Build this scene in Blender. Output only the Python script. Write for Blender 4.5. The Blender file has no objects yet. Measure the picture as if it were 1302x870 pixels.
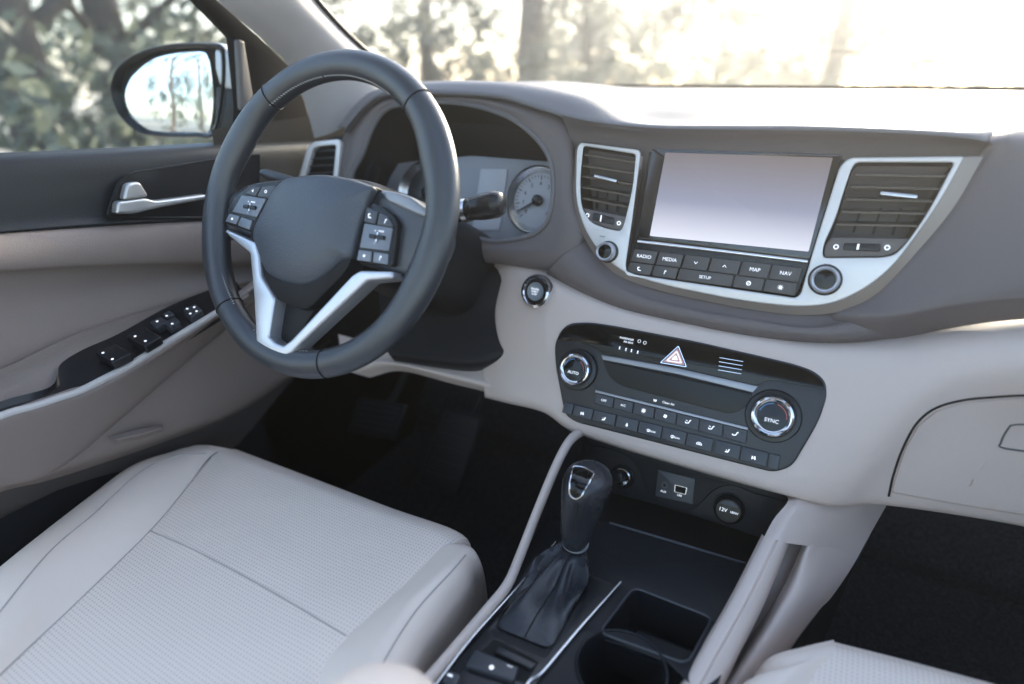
import bpy, bmesh, math, random
import numpy as np
from mathutils import Vector, Matrix
S = bpy.context.scene
COL = S.collection
R_ = math.radians
random.seed(7)

# ------------------------------------------------------------------ camera
IW, IH, FPX = 1302.0, 870.0, 768.0
YAW, PITCH, ROLL = 0.502, 0.406, 0.005
CAM = np.array([0.121, -0.77, 0.127])
_d = np.array([-math.sin(YAW) * math.cos(PITCH), math.cos(YAW) * math.cos(PITCH), -math.sin(PITCH)])
_r = np.array([math.cos(YAW), math.sin(YAW), 0.0])
_u = np.cross(_r, _d)
_r, _u = _r * math.cos(ROLL) + _u * math.sin(ROLL), -_r * math.sin(ROLL) + _u * math.cos(ROLL)
cd = bpy.data.cameras.new("camera")
cam = bpy.data.objects.new("camera", cd)
COL.objects.link(cam)
cam.matrix_world = Matrix(((_r[0], _u[0], -_d[0], CAM[0]), (_r[1], _u[1], -_d[1], CAM[1]),
                           (_r[2], _u[2], -_d[2], CAM[2]), (0, 0, 0, 1)))
cd.sensor_width = 36; cd.sensor_fit = 'HORIZONTAL'
cd.lens = 36 * FPX / IW
cd.clip_start = 0.02; cd.clip_end = 500
cd.dof.use_dof = True
cd.dof.focus_distance = 0.74
cd.dof.aperture_fstop = 1.7
S.camera = cam

# ------------------------------------------------------------------ light
SUN_EL, SUN_AZ = R_(19), R_(4)          # azimuth measured from +Y (forward) towards +X (passenger side)
w = bpy.data.worlds.new("World"); S.world = w; w.use_nodes = True
nt = w.node_tree
bg = nt.nodes['Background']; sky = nt.nodes.new('ShaderNodeTexSky')
sky.sky_type = 'NISHITA'; sky.sun_disc = False
sky.sun_elevation = SUN_EL; sky.sun_rotation = SUN_AZ
sky.air_density = 1.0; sky.dust_density = 1.0
nt.links.new(sky.outputs[0], bg.inputs[0]); bg.inputs[1].default_value = 0.11
ld = bpy.data.lights.new("sun", 'SUN'); ld.energy = 3.5; ld.angle = R_(3); ld.color = (1.0, 0.88, 0.70)
sun = bpy.data.objects.new("sun", ld); COL.objects.link(sun)
sdir = Vector((math.sin(SUN_AZ) * math.cos(SUN_EL), math.cos(SUN_AZ) * math.cos(SUN_EL), math.sin(SUN_EL)))
sun.rotation_euler = sdir.to_track_quat('Z', 'Y').to_euler()
sun.location = (2, 4, 4)
S.view_settings.view_transform = 'Standard'; S.view_settings.look = 'None'
S.view_settings.exposure = 2.75; S.view_settings.gamma = 1.0
S.render.engine = 'CYCLES'
S.cycles.use_denoising = True
S.cycles.max_bounces = 10; S.cycles.transparent_max_bounces = 24
S.cycles.sample_clamp_indirect = 8.0
S.cycles.caustics_reflective = False; S.cycles.caustics_refractive = False

# ------------------------------------------------------------------ materials
M = {}
def mat(name, col, rough=0.5, metal=0.0, bump=0.0, bscale=400, spec=0.5, coat=0.0, emit=None, es=0.0, noise=0.0, nscale=8,
        sheen=0.0, dots=None, trans=0.0):
    m = bpy.data.materials.new(name); m.use_nodes = True
    t = m.node_tree; b = t.nodes['Principled BSDF']
    b.inputs['Base Color'].default_value = (*col, 1)
    b.inputs['Roughness'].default_value = rough; b.inputs['Metallic'].default_value = metal
    b.inputs['Specular IOR Level'].default_value = spec
    if coat: b.inputs['Coat Weight'].default_value = coat; b.inputs['Coat Roughness'].default_value = 0.04
    if sheen: b.inputs['Sheen Weight'].default_value = sheen; b.inputs['Sheen Roughness'].default_value = 0.5
    if emit: b.inputs['Emission Color'].default_value = (*emit, 1); b.inputs['Emission Strength'].default_value = es
    tc = t.nodes.new('ShaderNodeTexCoord')
    if noise:
        n = t.nodes.new('ShaderNodeTexNoise'); n.inputs['Scale'].default_value = nscale; n.inputs['Detail'].default_value = 5
        t.links.new(tc.outputs['Object'], n.inputs['Vector'])
        r = t.nodes.new('ShaderNodeValToRGB')
        r.color_ramp.elements[0].position = 0.3; r.color_ramp.elements[1].position = 0.7
        r.color_ramp.elements[0].color = (*[c * (1 - noise) for c in col], 1)
        r.color_ramp.elements[1].color = (*[min(1, c * (1 + noise)) for c in col], 1)
        t.links.new(n.outputs['Fac'], r.inputs[0]); t.links.new(r.outputs[0], b.inputs['Base Color'])
        rr = t.nodes.new('ShaderNodeMapRange'); rr.inputs['To Min'].default_value = rough * 0.85; rr.inputs['To Max'].default_value = min(1, rough * 1.15)
        t.links.new(n.outputs['Fac'], rr.inputs['Value']); t.links.new(rr.outputs[0], b.inputs['Roughness'])
    if bump:
        v = t.nodes.new('ShaderNodeTexVoronoi'); v.inputs['Scale'].default_value = bscale
        t.links.new(tc.outputs['Object'], v.inputs['Vector'])
        bp = t.nodes.new('ShaderNodeBump'); bp.inputs['Strength'].default_value = bump; bp.inputs['Distance'].default_value = 0.0006
        t.links.new(v.outputs['Distance'], bp.inputs['Height']); t.links.new(bp.outputs[0], b.inputs['Normal'])
    M[name] = m
    return m
mat('leather_black', (.026, .032, .042), .33, bump=.35, bscale=900, noise=.15, nscale=18, spec=.95)
mat('airbag_plastic', (.050, .062, .082), .44, bump=.5, bscale=420, spec=.85)
mat('taupe', (.150, .127, .124), .45, bump=.35, bscale=650, noise=.05, nscale=5)
mat('hood_top', (.17, .16, .165), .50, bump=.35, bscale=650, spec=.4)
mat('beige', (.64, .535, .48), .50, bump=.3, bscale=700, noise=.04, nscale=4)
mat('shaded_beige', (.24, .195, .175), .52, bump=.3, bscale=700, noise=.04, nscale=4)  # darker copy of the beige; the door's dimmer light is in the colour
mat('pillar_grey', (.36, .34, .335), .75, bump=.2, bscale=1500)
mat('door_dark', (.012, .015, .019), .36, bump=.3, bscale=600, spec=.3)
mat('dark', (.011, .012, .015), .45, bump=.3, bscale=700, spec=.22)
mat('dark_smooth', (.012, .013, .016), .26, spec=.4)
mat('black', (.006, .006, .007), .7)
mat('piano', (.004, .004, .004), .10, spec=.35)
mat('panel_dark', (.014, .016, .021), .36)
mat('strip', (.30, .30, .32), .3, metal=.5)
mat('spoke_lit_grey', (.30, .31, .33), .3, metal=.3)
mat('silver', (.82, .785, .76), .33, metal=.25, noise=.03, nscale=40)
mat('silver_wheel', (.66, .67, .71), .32, metal=.7)
mat('chrome', (.82, .82, .84), .10, metal=1.0)
mat('satin', (.70, .70, .72), .25, metal=1.0)
mat('vent_dark', (.030, .024, .018), .38)
mat('button', (.036, .040, .050), .38)
mat('button_upper', (.085, .078, .076), .42)
mat('screen_small', (.52, .51, .54), .3)
mat('ink', (.80, .82, .86), .5, emit=(.8, .85, .95), es=.15)
mat('ink_red', (.45, .10, .08), .5)
mat('ink_blue', (.10, .22, .42), .5)
mat('ink_pink', (.75, .42, .40), .5)
mat('stitch', (.5, .48, .45), .8)
mat('groove', (.10, .10, .105), .9)
mat('seam_thread', (.46, .41, .38), .8)
mat('edge_highlight', (.55, .52, .50), .35)
mat('gap', (.006, .006, .007), .9)
mat('car_paint', (.55, .56, .60), .25, metal=.3, coat=.8)
mat('mirror', (.90, .92, .92), .02, metal=1.0)
mat('lcd', (.008, .009, .011), .22, spec=.25)
mat('matte_black', (.008, .008, .009), .8, spec=.05)
mat('bezel_flank', (.30, .25, .215), .32, metal=.3)
mat('dial', (.30, .30, .32), .4, metal=.1)
mat('bark', (.085, .075, .068), .9, noise=.4, nscale=9, bump=1, bscale=30)
mat('rubber', (.015, .015, .016), .8)

def carpet(name, col, sc):
    m = mat(name, col, .95, noise=.0)
    t = m.node_tree; b = t.nodes['Principled BSDF']
    tc = t.nodes.new('ShaderNodeTexCoord')
    n = t.nodes.new('ShaderNodeTexNoise'); n.inputs['Scale'].default_value = sc; n.inputs['Detail'].default_value = 8; n.inputs['Roughness'].default_value = .75
    t.links.new(tc.outputs['Object'], n.inputs['Vector'])
    r = t.nodes.new('ShaderNodeValToRGB'); r.color_ramp.elements[0].position = .42; r.color_ramp.elements[1].position = .68
    r.color_ramp.elements[0].color = (*[c * .35 for c in col], 1); r.color_ramp.elements[1].color = (*[c * 2.6 for c in col], 1)
    t.links.new(n.outputs[0], r.inputs[0]); t.links.new(r.outputs[0], b.inputs['Base Color'])
    bp = t.nodes.new('ShaderNodeBump'); bp.inputs['Strength'].default_value = 1; bp.inputs['Distance'].default_value = .004
    t.links.new(n.outputs[0], bp.inputs['Height']); t.links.new(bp.outputs[0], b.inputs['Normal'])
carpet('carpet', (.017, .019, .025), 190)

def seat_mat(name, col, perf):
    """leather; perf adds a grid of small punched holes laid out in the cushion's own plan"""
    m = mat(name, col, .48, bump=0, noise=.03, nscale=6, spec=.45)
    t = m.node_tree; b = t.nodes['Principled BSDF']
    tc = t.nodes.new('ShaderNodeTexCoord')
    v = t.nodes.new('ShaderNodeTexVoronoi'); v.inputs['Scale'].default_value = 500
    t.links.new(tc.outputs['Object'], v.inputs['Vector'])
    bp = t.nodes.new('ShaderNodeBump'); bp.inputs['Strength'].default_value = .25; bp.inputs['Distance'].default_value = .0004
    t.links.new(v.outputs['Distance'], bp.inputs['Height'])
    n2 = t.nodes.new('ShaderNodeTexNoise'); n2.inputs['Scale'].default_value = 14; n2.inputs['Detail'].default_value = 3
    t.links.new(tc.outputs['Object'], n2.inputs['Vector'])
    bp2 = t.nodes.new('ShaderNodeBump'); bp2.inputs['Strength'].default_value = .35; bp2.inputs['Distance'].default_value = .006
    t.links.new(n2.outputs[0], bp2.inputs['Height']); t.links.new(bp.outputs[0], bp2.inputs['Normal'])
    t.links.new(bp2.outputs[0], b.inputs['Normal'])
    if perf:
        sp = t.nodes.new('ShaderNodeSeparateXYZ'); t.links.new(tc.outputs['Object'], sp.inputs[0])
        def M_(op, a, bb=None):
            n = t.nodes.new('ShaderNodeMath'); n.operation = op
            for i, x in enumerate((a, bb)):
                if x is None: continue
                if isinstance(x, (int, float)): n.inputs[i].default_value = x
                else: t.links.new(x, n.inputs[i])
            return n.outputs[0]
        k = 2 * math.pi / .0088
        a = M_('SINE', M_('MULTIPLY', M_('ADD', sp.outputs[0], sp.outputs[1]), k))
        c = M_('SINE', M_('MULTIPLY', M_('SUBTRACT', sp.outputs[0], sp.outputs[1]), k))
        pr = M_('MULTIPLY', a, c)
        r = t.nodes.new('ShaderNodeValToRGB'); r.color_ramp.elements[0].position = .55; r.color_ramp.elements[1].position = .8
        t.links.new(pr, r.inputs[0])
        mx = t.nodes.new('ShaderNodeMix'); mx.data_type = 'RGBA'
        mx.inputs[7].default_value = (*[c_ * .66 for c_ in col], 1); mx.inputs[6].default_value = (*col, 1)
        t.links.new(r.outputs[0], mx.inputs[0])
        t.links.new(mx.outputs[2], b.inputs['Base Color'])
seat_mat('seat_leather', (.84, .72, .63), False)
seat_mat('seat_perf', (.84, .72, .63), True)

def glass(name, tint, refl):
    m = bpy.data.materials.new(name); m.use_nodes = True; t = m.node_tree
    for n in list(t.nodes): t.nodes.remove(n)
    o = t.nodes.new('ShaderNodeOutputMaterial'); mx = t.nodes.new('ShaderNodeMixShader')
    tr = t.nodes.new('ShaderNodeBsdfTransparent'); tr.inputs[0].default_value = (*tint, 1)
    gl = t.nodes.new('ShaderNodeBsdfGlossy'); gl.inputs['Roughness'].default_value = .02
    fr = t.nodes.new('ShaderNodeFresnel'); fr.inputs[0].default_value = 1.25
    mu = t.nodes.new('ShaderNodeMath'); mu.operation = 'MULTIPLY'; mu.inputs[1].default_value = refl
    t.links.new(fr.outputs[0], mu.inputs[0]); t.links.new(mu.outputs[0], mx.inputs[0])
    t.links.new(tr.outputs[0], mx.inputs[1]); t.links.new(gl.outputs[0], mx.inputs[2]); t.links.new(mx.outputs[0], o.inputs[0])
    M[name] = m
glass('glass', (.97, .985, .98), .12)

# ------------------------------------------------------------------ geometry helpers
def ray(px, py): return _d + _r * (px - IW / 2) / FPX - _u * (py - IH / 2) / FPX
def onax(px, py, ax, v):
    d = ray(px, py); return CAM + d * ((v - CAM[ax]) / d[ax])
def X(px, py, v): return onax(px, py, 0, v)
def Y(px, py, v): return onax(px, py, 1, v)
def Z(px, py, v): return onax(px, py, 2, v)

class Frame:
    """a working plane: origin o, axes u (right) v (up) n (towards the cabin)"""
    def __init__(s, o, tilt=0.0, u=(1, 0, 0), v=None):
        s.o = np.array(o, float); s.u = np.array(u, float); s.u /= np.linalg.norm(s.u)
        s.v = np.array((0, math.sin(tilt), math.cos(tilt)) if v is None else v, float)
        s.v -= s.u * (s.v @ s.u); s.v /= np.linalg.norm(s.v)
        s.n = np.cross(s.u, s.v)
    def off(s, d):
        f = Frame(s.o + s.n * d, 0, s.u, s.v); return f
    def px(s, px, py):
        d = ray(px, py); t = ((s.o - CAM) @ s.n) / (d @ s.n); p = CAM + d * t - s.o
        return (float(p @ s.u), float(p @ s.v))
    def pts(s, L): return [s.px(*p) for p in L]
    def w(s, a, b, c=0.0): return s.o + s.u * a + s.v * b + s.n * c
    def mat(s): return Matrix(((s.u[0], s.v[0], s.n[0], s.o[0]), (s.u[1], s.v[1], s.n[1], s.o[1]), (s.u[2], s.v[2], s.n[2], s.o[2]), (0, 0, 0, 1)))

def cr(P, n, closed=False):
    """Catmull-Rom through P, n samples per span"""
    P = [np.array(p, float) for p in P]; m = len(P); out = []
    if m == 2 and not closed:
        return [P[0] + (P[1] - P[0]) * i / n for i in range(n + 1)]
    for i in range(m if closed else m - 1):
        p1 = P[i]; p2 = P[(i + 1) % m]
        p0 = P[i - 1] if (i or closed) else 2 * p1 - p2
        p3 = P[(i + 2) % m] if (i + 2 < m or closed) else 2 * p2 - p1
        for k in range(n):
            t = k / n
            out.append(.5 * (2 * p1 + (p2 - p0) * t + (2 * p0 - 5 * p1 + 4 * p2 - p3) * t * t + (3 * p1 - p0 - 3 * p2 + p3) * t ** 3))
    if not closed: out.append(P[-1])
    return out
def rnd(P, r, n=5):
    """round the corners of polygon P (2D); r one radius or a list"""
    out = []; m = len(P)
    for i in range(m):
        a = np.array(P[i - 1], float); b = np.array(P[i], float); c = np.array(P[(i + 1) % m], float)
        rr = r[i] if isinstance(r, (list, tuple)) else r
        d1 = a - b; d2 = c - b; l1 = np.linalg.norm(d1); l2 = np.linalg.norm(d2)
        k = min(rr, l1 * .48, l2 * .48)
        if k < 1e-6: out.append(tuple(b)); continue
        p = b + d1 / l1 * k; q = b + d2 / l2 * k
        for j in range(n + 1):
            t = j / n; out.append(tuple((1 - t) ** 2 * p + 2 * t * (1 - t) * b + t * t * q))
    return out
def circ(c, r, n=40, ry=None):
    ry = ry or r
    return [(c[0] + r * math.cos(2 * math.pi * i / n), c[1] + ry * math.sin(2 * math.pi * i / n)) for i in range(n)]

class G:
    def __init__(s): s.v = []; s.f = []; s.m = []; s.mats = []
    def mi(s, name):
        if name not in s.mats: s.mats.append(name)
        return s.mats.index(name)
    def add(s, vs, fs, m):
        k = len(s.v); i = s.mi(m)
        s.v += [tuple(map(float, v)) for v in vs]
        for f in fs: s.f.append(tuple(j + k for j in f)); s.m.append(i)
    def mesh(s, me, mtx, m):
        s.add([mtx @ v.co for v in me.vertices], [tuple(p.vertices) for p in me.polygons], m)
    def plate(s, F, outs, thick, m, bev=0.0, z=0.0, res=2):
        """closed 2D outlines (first outer, then holes) on frame F; front face at z, body goes back by thick"""
        cu = bpy.data.curves.new('tmp', 'CURVE'); cu.dimensions = '2D'; cu.fill_mode = 'BOTH'
        cu.extrude = max(thick / 2 - bev, 1e-5); cu.bevel_depth = bev; cu.bevel_resolution = res
        cu.offset = -bev
        for o in outs:
            sp = cu.splines.new('POLY'); sp.points.add(len(o) - 1)
            for p, q in zip(sp.points, o): p.co = (q[0], q[1], 0, 1)
            sp.use_cyclic_u = True
        ob = bpy.data.objects.new('tmp', cu); COL.objects.link(ob)
        dg = bpy.context.evaluated_depsgraph_get(); me = bpy.data.meshes.new_from_object(ob.evaluated_get(dg))
        s.mesh(me, F.mat() @ Matrix.Translation((0, 0, z - thick / 2)), m)
        bpy.data.meshes.remove(me); bpy.data.objects.remove(ob); bpy.data.curves.remove(cu)
        return s
    def text(s, F, txt, c, size, m='ink', z=0.0005, bold=0.0):
        cu = bpy.data.curves.new('tmp', 'FONT'); cu.body = txt; cu.size = size; cu.align_x = 'CENTER'; cu.align_y = 'CENTER'
        cu.extrude = .0001; cu.offset = bold; cu.resolution_u = 3
        ob = bpy.data.objects.new('tmp', cu); COL.objects.link(ob)
        dg = bpy.context.evaluated_depsgraph_get(); me = bpy.data.meshes.new_from_object(ob.evaluated_get(dg))
        s.mesh(me, F.mat() @ Matrix.Translation((c[0], c[1], z)), m)
        bpy.data.meshes.remove(me); bpy.data.objects.remove(ob); bpy.data.curves.remove(cu)
        return s
    def grid(s, rows, m, closed=False):
        nr = len(rows); nc = len(rows[0]); vs = [p for r in rows for p in r]; fs = []
        for i in range(nr - 1):
            for j in range(nc if closed else nc - 1):
                a = i * nc + j; b = i * nc + (j + 1) % nc
                fs.append((a, b, b + nc, a + nc))
        s.add(vs, fs, m); return s
    def cap(s, loop, m, flip=False):
        n = len(loop); c = sum(np.array(p) for p in loop) / n
        s.add(list(loop) + [c], [((i + 1) % n, i, n) if flip else (i, (i + 1) % n, n) for i in range(n)], m); return s
    def loft(s, rows, m, nu=8, nv=8, closed=False):
        """rows of 3D control points, smooth both ways"""
        A = [cr(r, nu, closed) for r in rows]
        B = [cr([a[j] for a in A], nv) for j in range(len(A[0]))]
        s.grid([[B[j][i] for j in range(len(B))] for i in range(len(B[0]))], m, closed); return s
    def tube(s, path, r, m, n=10, closed=False, sm=0, cap=True):
        P = [np.array(p, float) for p in path]
        if sm: P = cr(P, sm, closed)
        k = len(P); rs = r if isinstance(r, (list, tuple)) else [r] * k
        if len(rs) != k: rs = list(np.interp(np.linspace(0, 1, k), np.linspace(0, 1, len(rs)), rs))
        rows = []; prev = None
        for i in range(k):
            a = P[i - 1] if (i or closed) else P[i]; b = P[(i + 1) % k] if (i < k - 1 or closed) else P[i]
            t = (b - a); t /= np.linalg.norm(t) + 1e-12
            if prev is None: prev = np.cross(t, (0, 0, 1.0)) if abs(t[2]) < .9 else np.cross(t, (1.0, 0, 0))
            e = prev - t * (prev @ t); e /= np.linalg.norm(e); prev = e; h = np.cross(t, e)
            rows.append([P[i] + rs[i] * (e * math.cos(2 * math.pi * j / n) + h * math.sin(2 * math.pi * j / n)) for j in range(n)])
        if closed: rows.append(rows[0])
        s.grid(rows, m, True)
        if cap and not closed: s.cap(rows[0], m, True); s.cap(rows[-1], m)
        return s
    def lathe(s, F, c, prof, m, n=40, ry=1.0):
        """prof: (radius, height) pairs around F's normal at local centre c"""
        rows = [[F.w(c[0] + r * math.cos(2 * math.pi * j / n), c[1] + ry * r * math.sin(2 * math.pi * j / n), h) for j in range(n)] for r, h in prof]
        s.grid(rows, m, True)
        return s
    def puff(s, F, out, prof, m, z=0.0, c=None, soft=0.0):
        """star-shaped outline shrunk towards its centre; prof: (scale, height) pairs from the edge inwards"""
        o = np.array(out); c = o.mean(0) if c is None else np.array(c)
        R0 = np.linalg.norm(o - c, axis=1); a = np.arctan2((o - c)[:, 1], (o - c)[:, 0]); D = np.stack([np.cos(a), np.sin(a)], 1) * R0.mean()
        def q(i, k): w = max(0, min(1, (1 - k) * soft)); return c + ((o[i] - c) * (1 - w) + D[i] * w) * k
        rows = [[F.w(*q(i, k), z + h) for i in range(len(o))] for k, h in prof]
        s.grid(rows, m, True); s.cap(rows[-1], m); return s
    def box(s, a, b, m, bev=0.0):
        bm = bmesh.new(); bmesh.ops.create_cube(bm, size=1)
        a = np.array(a, float); b = np.array(b, float)
        for v in bm.verts: v.co = Vector((a + b) / 2 + np.array(v.co) * (b - a))
        if bev: bmesh.ops.bevel(bm, geom=bm.edges[:], offset=bev, segments=3, affect='EDGES', profile=.5)
        bm.verts.index_update()
        s.add([v.co for v in bm.verts], [tuple(v.index for v in f.verts) for f in bm.faces], m); bm.free(); return s
    def obj(s, name, parent=None, ang=40, solid=0.0, sub=0, **props):
        me = bpy.data.meshes.new(name); me.from_pydata(s.v, [], s.f); me.update()
        for k in s.mats: me.materials.append(M[k])
        me.polygons.foreach_set('material_index', s.m)
        bm = bmesh.new(); bm.from_mesh(me); bmesh.ops.remove_doubles(bm, verts=bm.verts, dist=1e-5)
        bmesh.ops.recalc_face_normals(bm, faces=bm.faces) if solid == 0 else None
        bm.to_mesh(me); bm.free()
        me.polygons.foreach_set('use_smooth', [True] * len(me.polygons)); me.set_sharp_from_angle(angle=R_(ang))
        ob = bpy.data.objects.new(name, me); COL.objects.link(ob)
        if solid:
            md = ob.modifiers.new('solid', 'SOLIDIFY'); md.thickness = abs(solid); md.offset = -1 if solid > 0 else 1
        if sub:
            md = ob.modifiers.new('sub', 'SUBSURF'); md.levels = sub; md.render_levels = sub
        if parent is not None:
            ob.parent = parent; ob.matrix_parent_inverse = Matrix.Translation(-world_loc(parent))
        for k, v in props.items(): ob[k] = v
        return ob
def world_loc(o):
    v = Vector((0, 0, 0))
    while o is not None and o.type == 'EMPTY': v = v + o.location; o = o.parent
    return v
def thing(name, label, cat, loc=(0, 0, 0), group=None):
    o = bpy.data.objects.new(name, None); COL.objects.link(o); o.location = loc; o.empty_display_size = .05
    o['label'] = label; o['category'] = cat
    if group: o['group'] = group
    return o

# ------------------------------------------------------------------ working planes of the dashboard
FS = Frame((0, 0, 0), .28)                     # infotainment face
FC = Frame((0, -.075, -.2), .42)               # climate face
DK = -.385                                     # height of the console deck
WT = .416                                      # rake of the steering wheel
FW = Frame((-.409, -.27, -.013), WT)           # plane of the steering wheel rim
def FP(F, L): return [F.w(*F.px(*p)) for p in L]

# ================================================================== DASHBOARD
dash = thing('dashboard', 'taupe and beige dashboard with silver trimmed vents, centre screen and climate panel', 'dashboard', (0, 0, -.33))

# soft top pad: lip, crown, flat, windscreen edge
lip = [(436, 165), (462, 134), (490, 118.5), (556, 117), (631, 121.5), (674, 133), (740, 152), (816, 163), (930, 165), (1024, 165.5), (1162, 170.5), (1240, 177), (1262, 183)]
crn = [(431, 160), (457, 129), (486, 112), (552, 103.5), (631, 104), (689, 111), (747, 124), (820, 152), (930, 154), (1030, 155), (1165, 158), (1247, 160), (1268, 165)]
fl = FS.off(.018)
rows = [[], [], [], [], [], [], []]
for i, (a, b) in enumerate(zip(lip, crn)):
    fq = FS.off(-.004) if i == len(lip) - 1 else (FS.off(.010) if i == len(lip) - 2 else fl)
    p = fq.w(*fq.px(*a)); q = Y(*b, .05)
    dp = p + np.array((0, .03, -.006))
    h = max(.104, q[2] - .004) if i < 6 else .100
    h2 = .128 if i < 5 else .108
    rows[0].append(dp); rows[1].append(p + np.array((0, .004, -.005))); rows[2].append(p + np.array((0, .004, .004)))
    rows[3].append(q)
    rows[4].append(np.array((q[0], .14, h))); rows[5].append(np.array((q[0], .32, h2 if i < 5 else .110))); rows[6].append(np.array((q[0] * 1.05, .62, .118)))
g = G().loft(rows, 'hood_top', 6, 6)
top_pad = g.obj('top_pad', dash, ang=60)
G().tube([(-.66, .612, .119), (-.2, .63, .1205), (.25, .63, .1205), (.75, .60, .119)], .0035, 'matte_black', n=8, sm=6).obj('windscreen_edge_strip', dash)
# passenger side: rolls from the flat top down to the ledge
def pc(xf, L, offs):
    r = [np.array((xf, .62, .118)), np.array((xf, .32, .110)), np.array((xf, .13, .097))]
    for (a, b), o in zip(L, offs): F = FS.off(o); r.append(F.w(*F.px(a, b)))
    return r
cols = [pc(.222, [(1258, 175), (1244, 200), (1206, 268), (1140, 344), (1096, 376), (1052, 400), (1044, 430)], (-.002, -.002, -.001, .000, -.008, -.008, -.04)),
        pc(.245, [(1284, 170), (1262, 203), (1222, 271), (1158, 348), (1112, 382), (1070, 404), (1062, 434)], (-.004, .004, .006, .007, .004, .002, -.03)),
        pc(.27, [(1306, 170), (1290, 215), (1262, 285), (1214, 350), (1165, 388), (1128, 408), (1120, 434)], (-.012, .004, .012, .017, .018, .012, -.02)),
        pc(.33, [(1372, 178), (1352, 230), (1322, 290), (1285, 345), (1245, 378), (1212, 394), (1205, 418)], (-.025, -.003, .010, .017, .018, .013, -.02)),
        pc(.45, [(1500, 190), (1480, 250), (1440, 300), (1400, 345), (1350, 372), (1312, 382), (1302, 406)], (-.03, -.010, .006, .012, .012, .010, -.02)),
        pc(.60, [(1700, 210), (1680, 270), (1650, 320), (1600, 350), (1550, 370), (1500, 378), (1490, 402)], (-.03, -.01, .006, .012, .012, .010, -.02))]
g = G().loft([[c[k] for c in cols] for k in range(10)], 'taupe', 8, 6)
g.obj('passenger_pad', dash, ang=60)

# fascia behind the infotainment bezel
offs = (.020, -.002, -.034, -.003, .010, .004, -.03)
C = [[(714, 147), (724, 178), (722, 240), (733, 306), (716, 325), (697, 344), (694, 352)],
     [(760, 156), (760, 178), (750, 260), (757, 326), (747, 347), (735, 366), (734, 374)],
     [(830, 163), (830, 190), (820, 270), (802, 356), (797, 374), (790, 391), (790, 399)],
     [(930, 165), (930, 194), (925, 290), (880, 379), (872, 395), (862, 408), (862, 416)],
     [(1030, 166), (1030, 197), (1010, 310), (960, 393), (957, 410), (952, 426), (952, 434)],
     [(1130, 169), (1130, 198), (1110, 290), (1035, 402), (1044, 418), (1052, 433), (1054, 441)],
     [(1222, 175), (1224, 196), (1200, 290), (1118, 382), (1125, 400), (1135, 426), (1137, 436)],
     [(1262, 183), (1256, 197), (1222, 285), (1140, 378), (1150, 392), (1165, 412), (1168, 422)]]
rows = [[FS.off(o - ((.018 if (j == 6 and k > 2) else 0) + (.03 if j == 7 and k > 2 else .006 if j == 7 else 0))).w(*FS.off(o - ((.018 if (j == 6 and k > 2) else 0) + (.03 if j == 7 and k > 2 else .006 if j == 7 else 0))).px(*c[k])) for j, c in enumerate(C)] for k, o in enumerate(offs)]
G().loft(rows, 'taupe', 8, 6).obj('centre_fascia', dash, ang=60)

# instrument surround: ring from the outer edge over a soft roll to the rim
inn = [(447, 226), (461, 196), (473, 164), (488, 142), (510, 133), (559, 129.5), (602, 134), (645, 148), (674, 168), (693, 190), (702, 214), (703, 251), (694, 283), (672, 300), (631, 307), (600, 302), (555, 300), (500, 292), (455, 262)]
out = [(425, 240), (431, 202), (440, 168), (464, 137), (492, 122), (556, 119), (626, 122), (676, 134), (716, 148), (726, 170), (730, 205), (731, 255), (742, 300), (715, 340), (640, 336), (592, 330), (555, 335), (480, 335), (425, 285)]
def ringrow(L1, L2, k, o):
    F = FS.off(o); a = FP(F, L1); b = FP(F, L2)
    return [p + (q - p) * k for p, q in zip(a, b)]
rows = [ringrow(out, inn, 0, -.02), ringrow(out, inn, 0, -.003), ringrow(out, inn, .45, .007), ringrow(out, inn, .93, .004)]
g = G().loft(rows, 'taupe', 5, 5, closed=True)
g.obj('instrument_surround', dash, ang=60)
g = G(); F = FS.off(.003)
a = cr(FP(F, inn), 6, True); b = cr(FP(FS.off(-.004), inn), 6, True)
g.tube(a, .0038, 'dark_rim' if 'dark_rim' in M else 'hood_top', n=8, closed=True)
g.obj('hood_rim', dash)
cen = FS.off(-.0).px(590, 230); cw = np.array(FS.w(*cen))
rb = cr(FP(FS, inn), 6, True)
rows = [rb]
for d_, k in ((.03, 1.0), (.07, .985), (.115, .96)):
    rows.append([cw + (p - cw) * k - FS.n * d_ for p in rb])
G().grid(rows, 'black', True).obj('hood_cavity', dash, ang=60)

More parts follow.
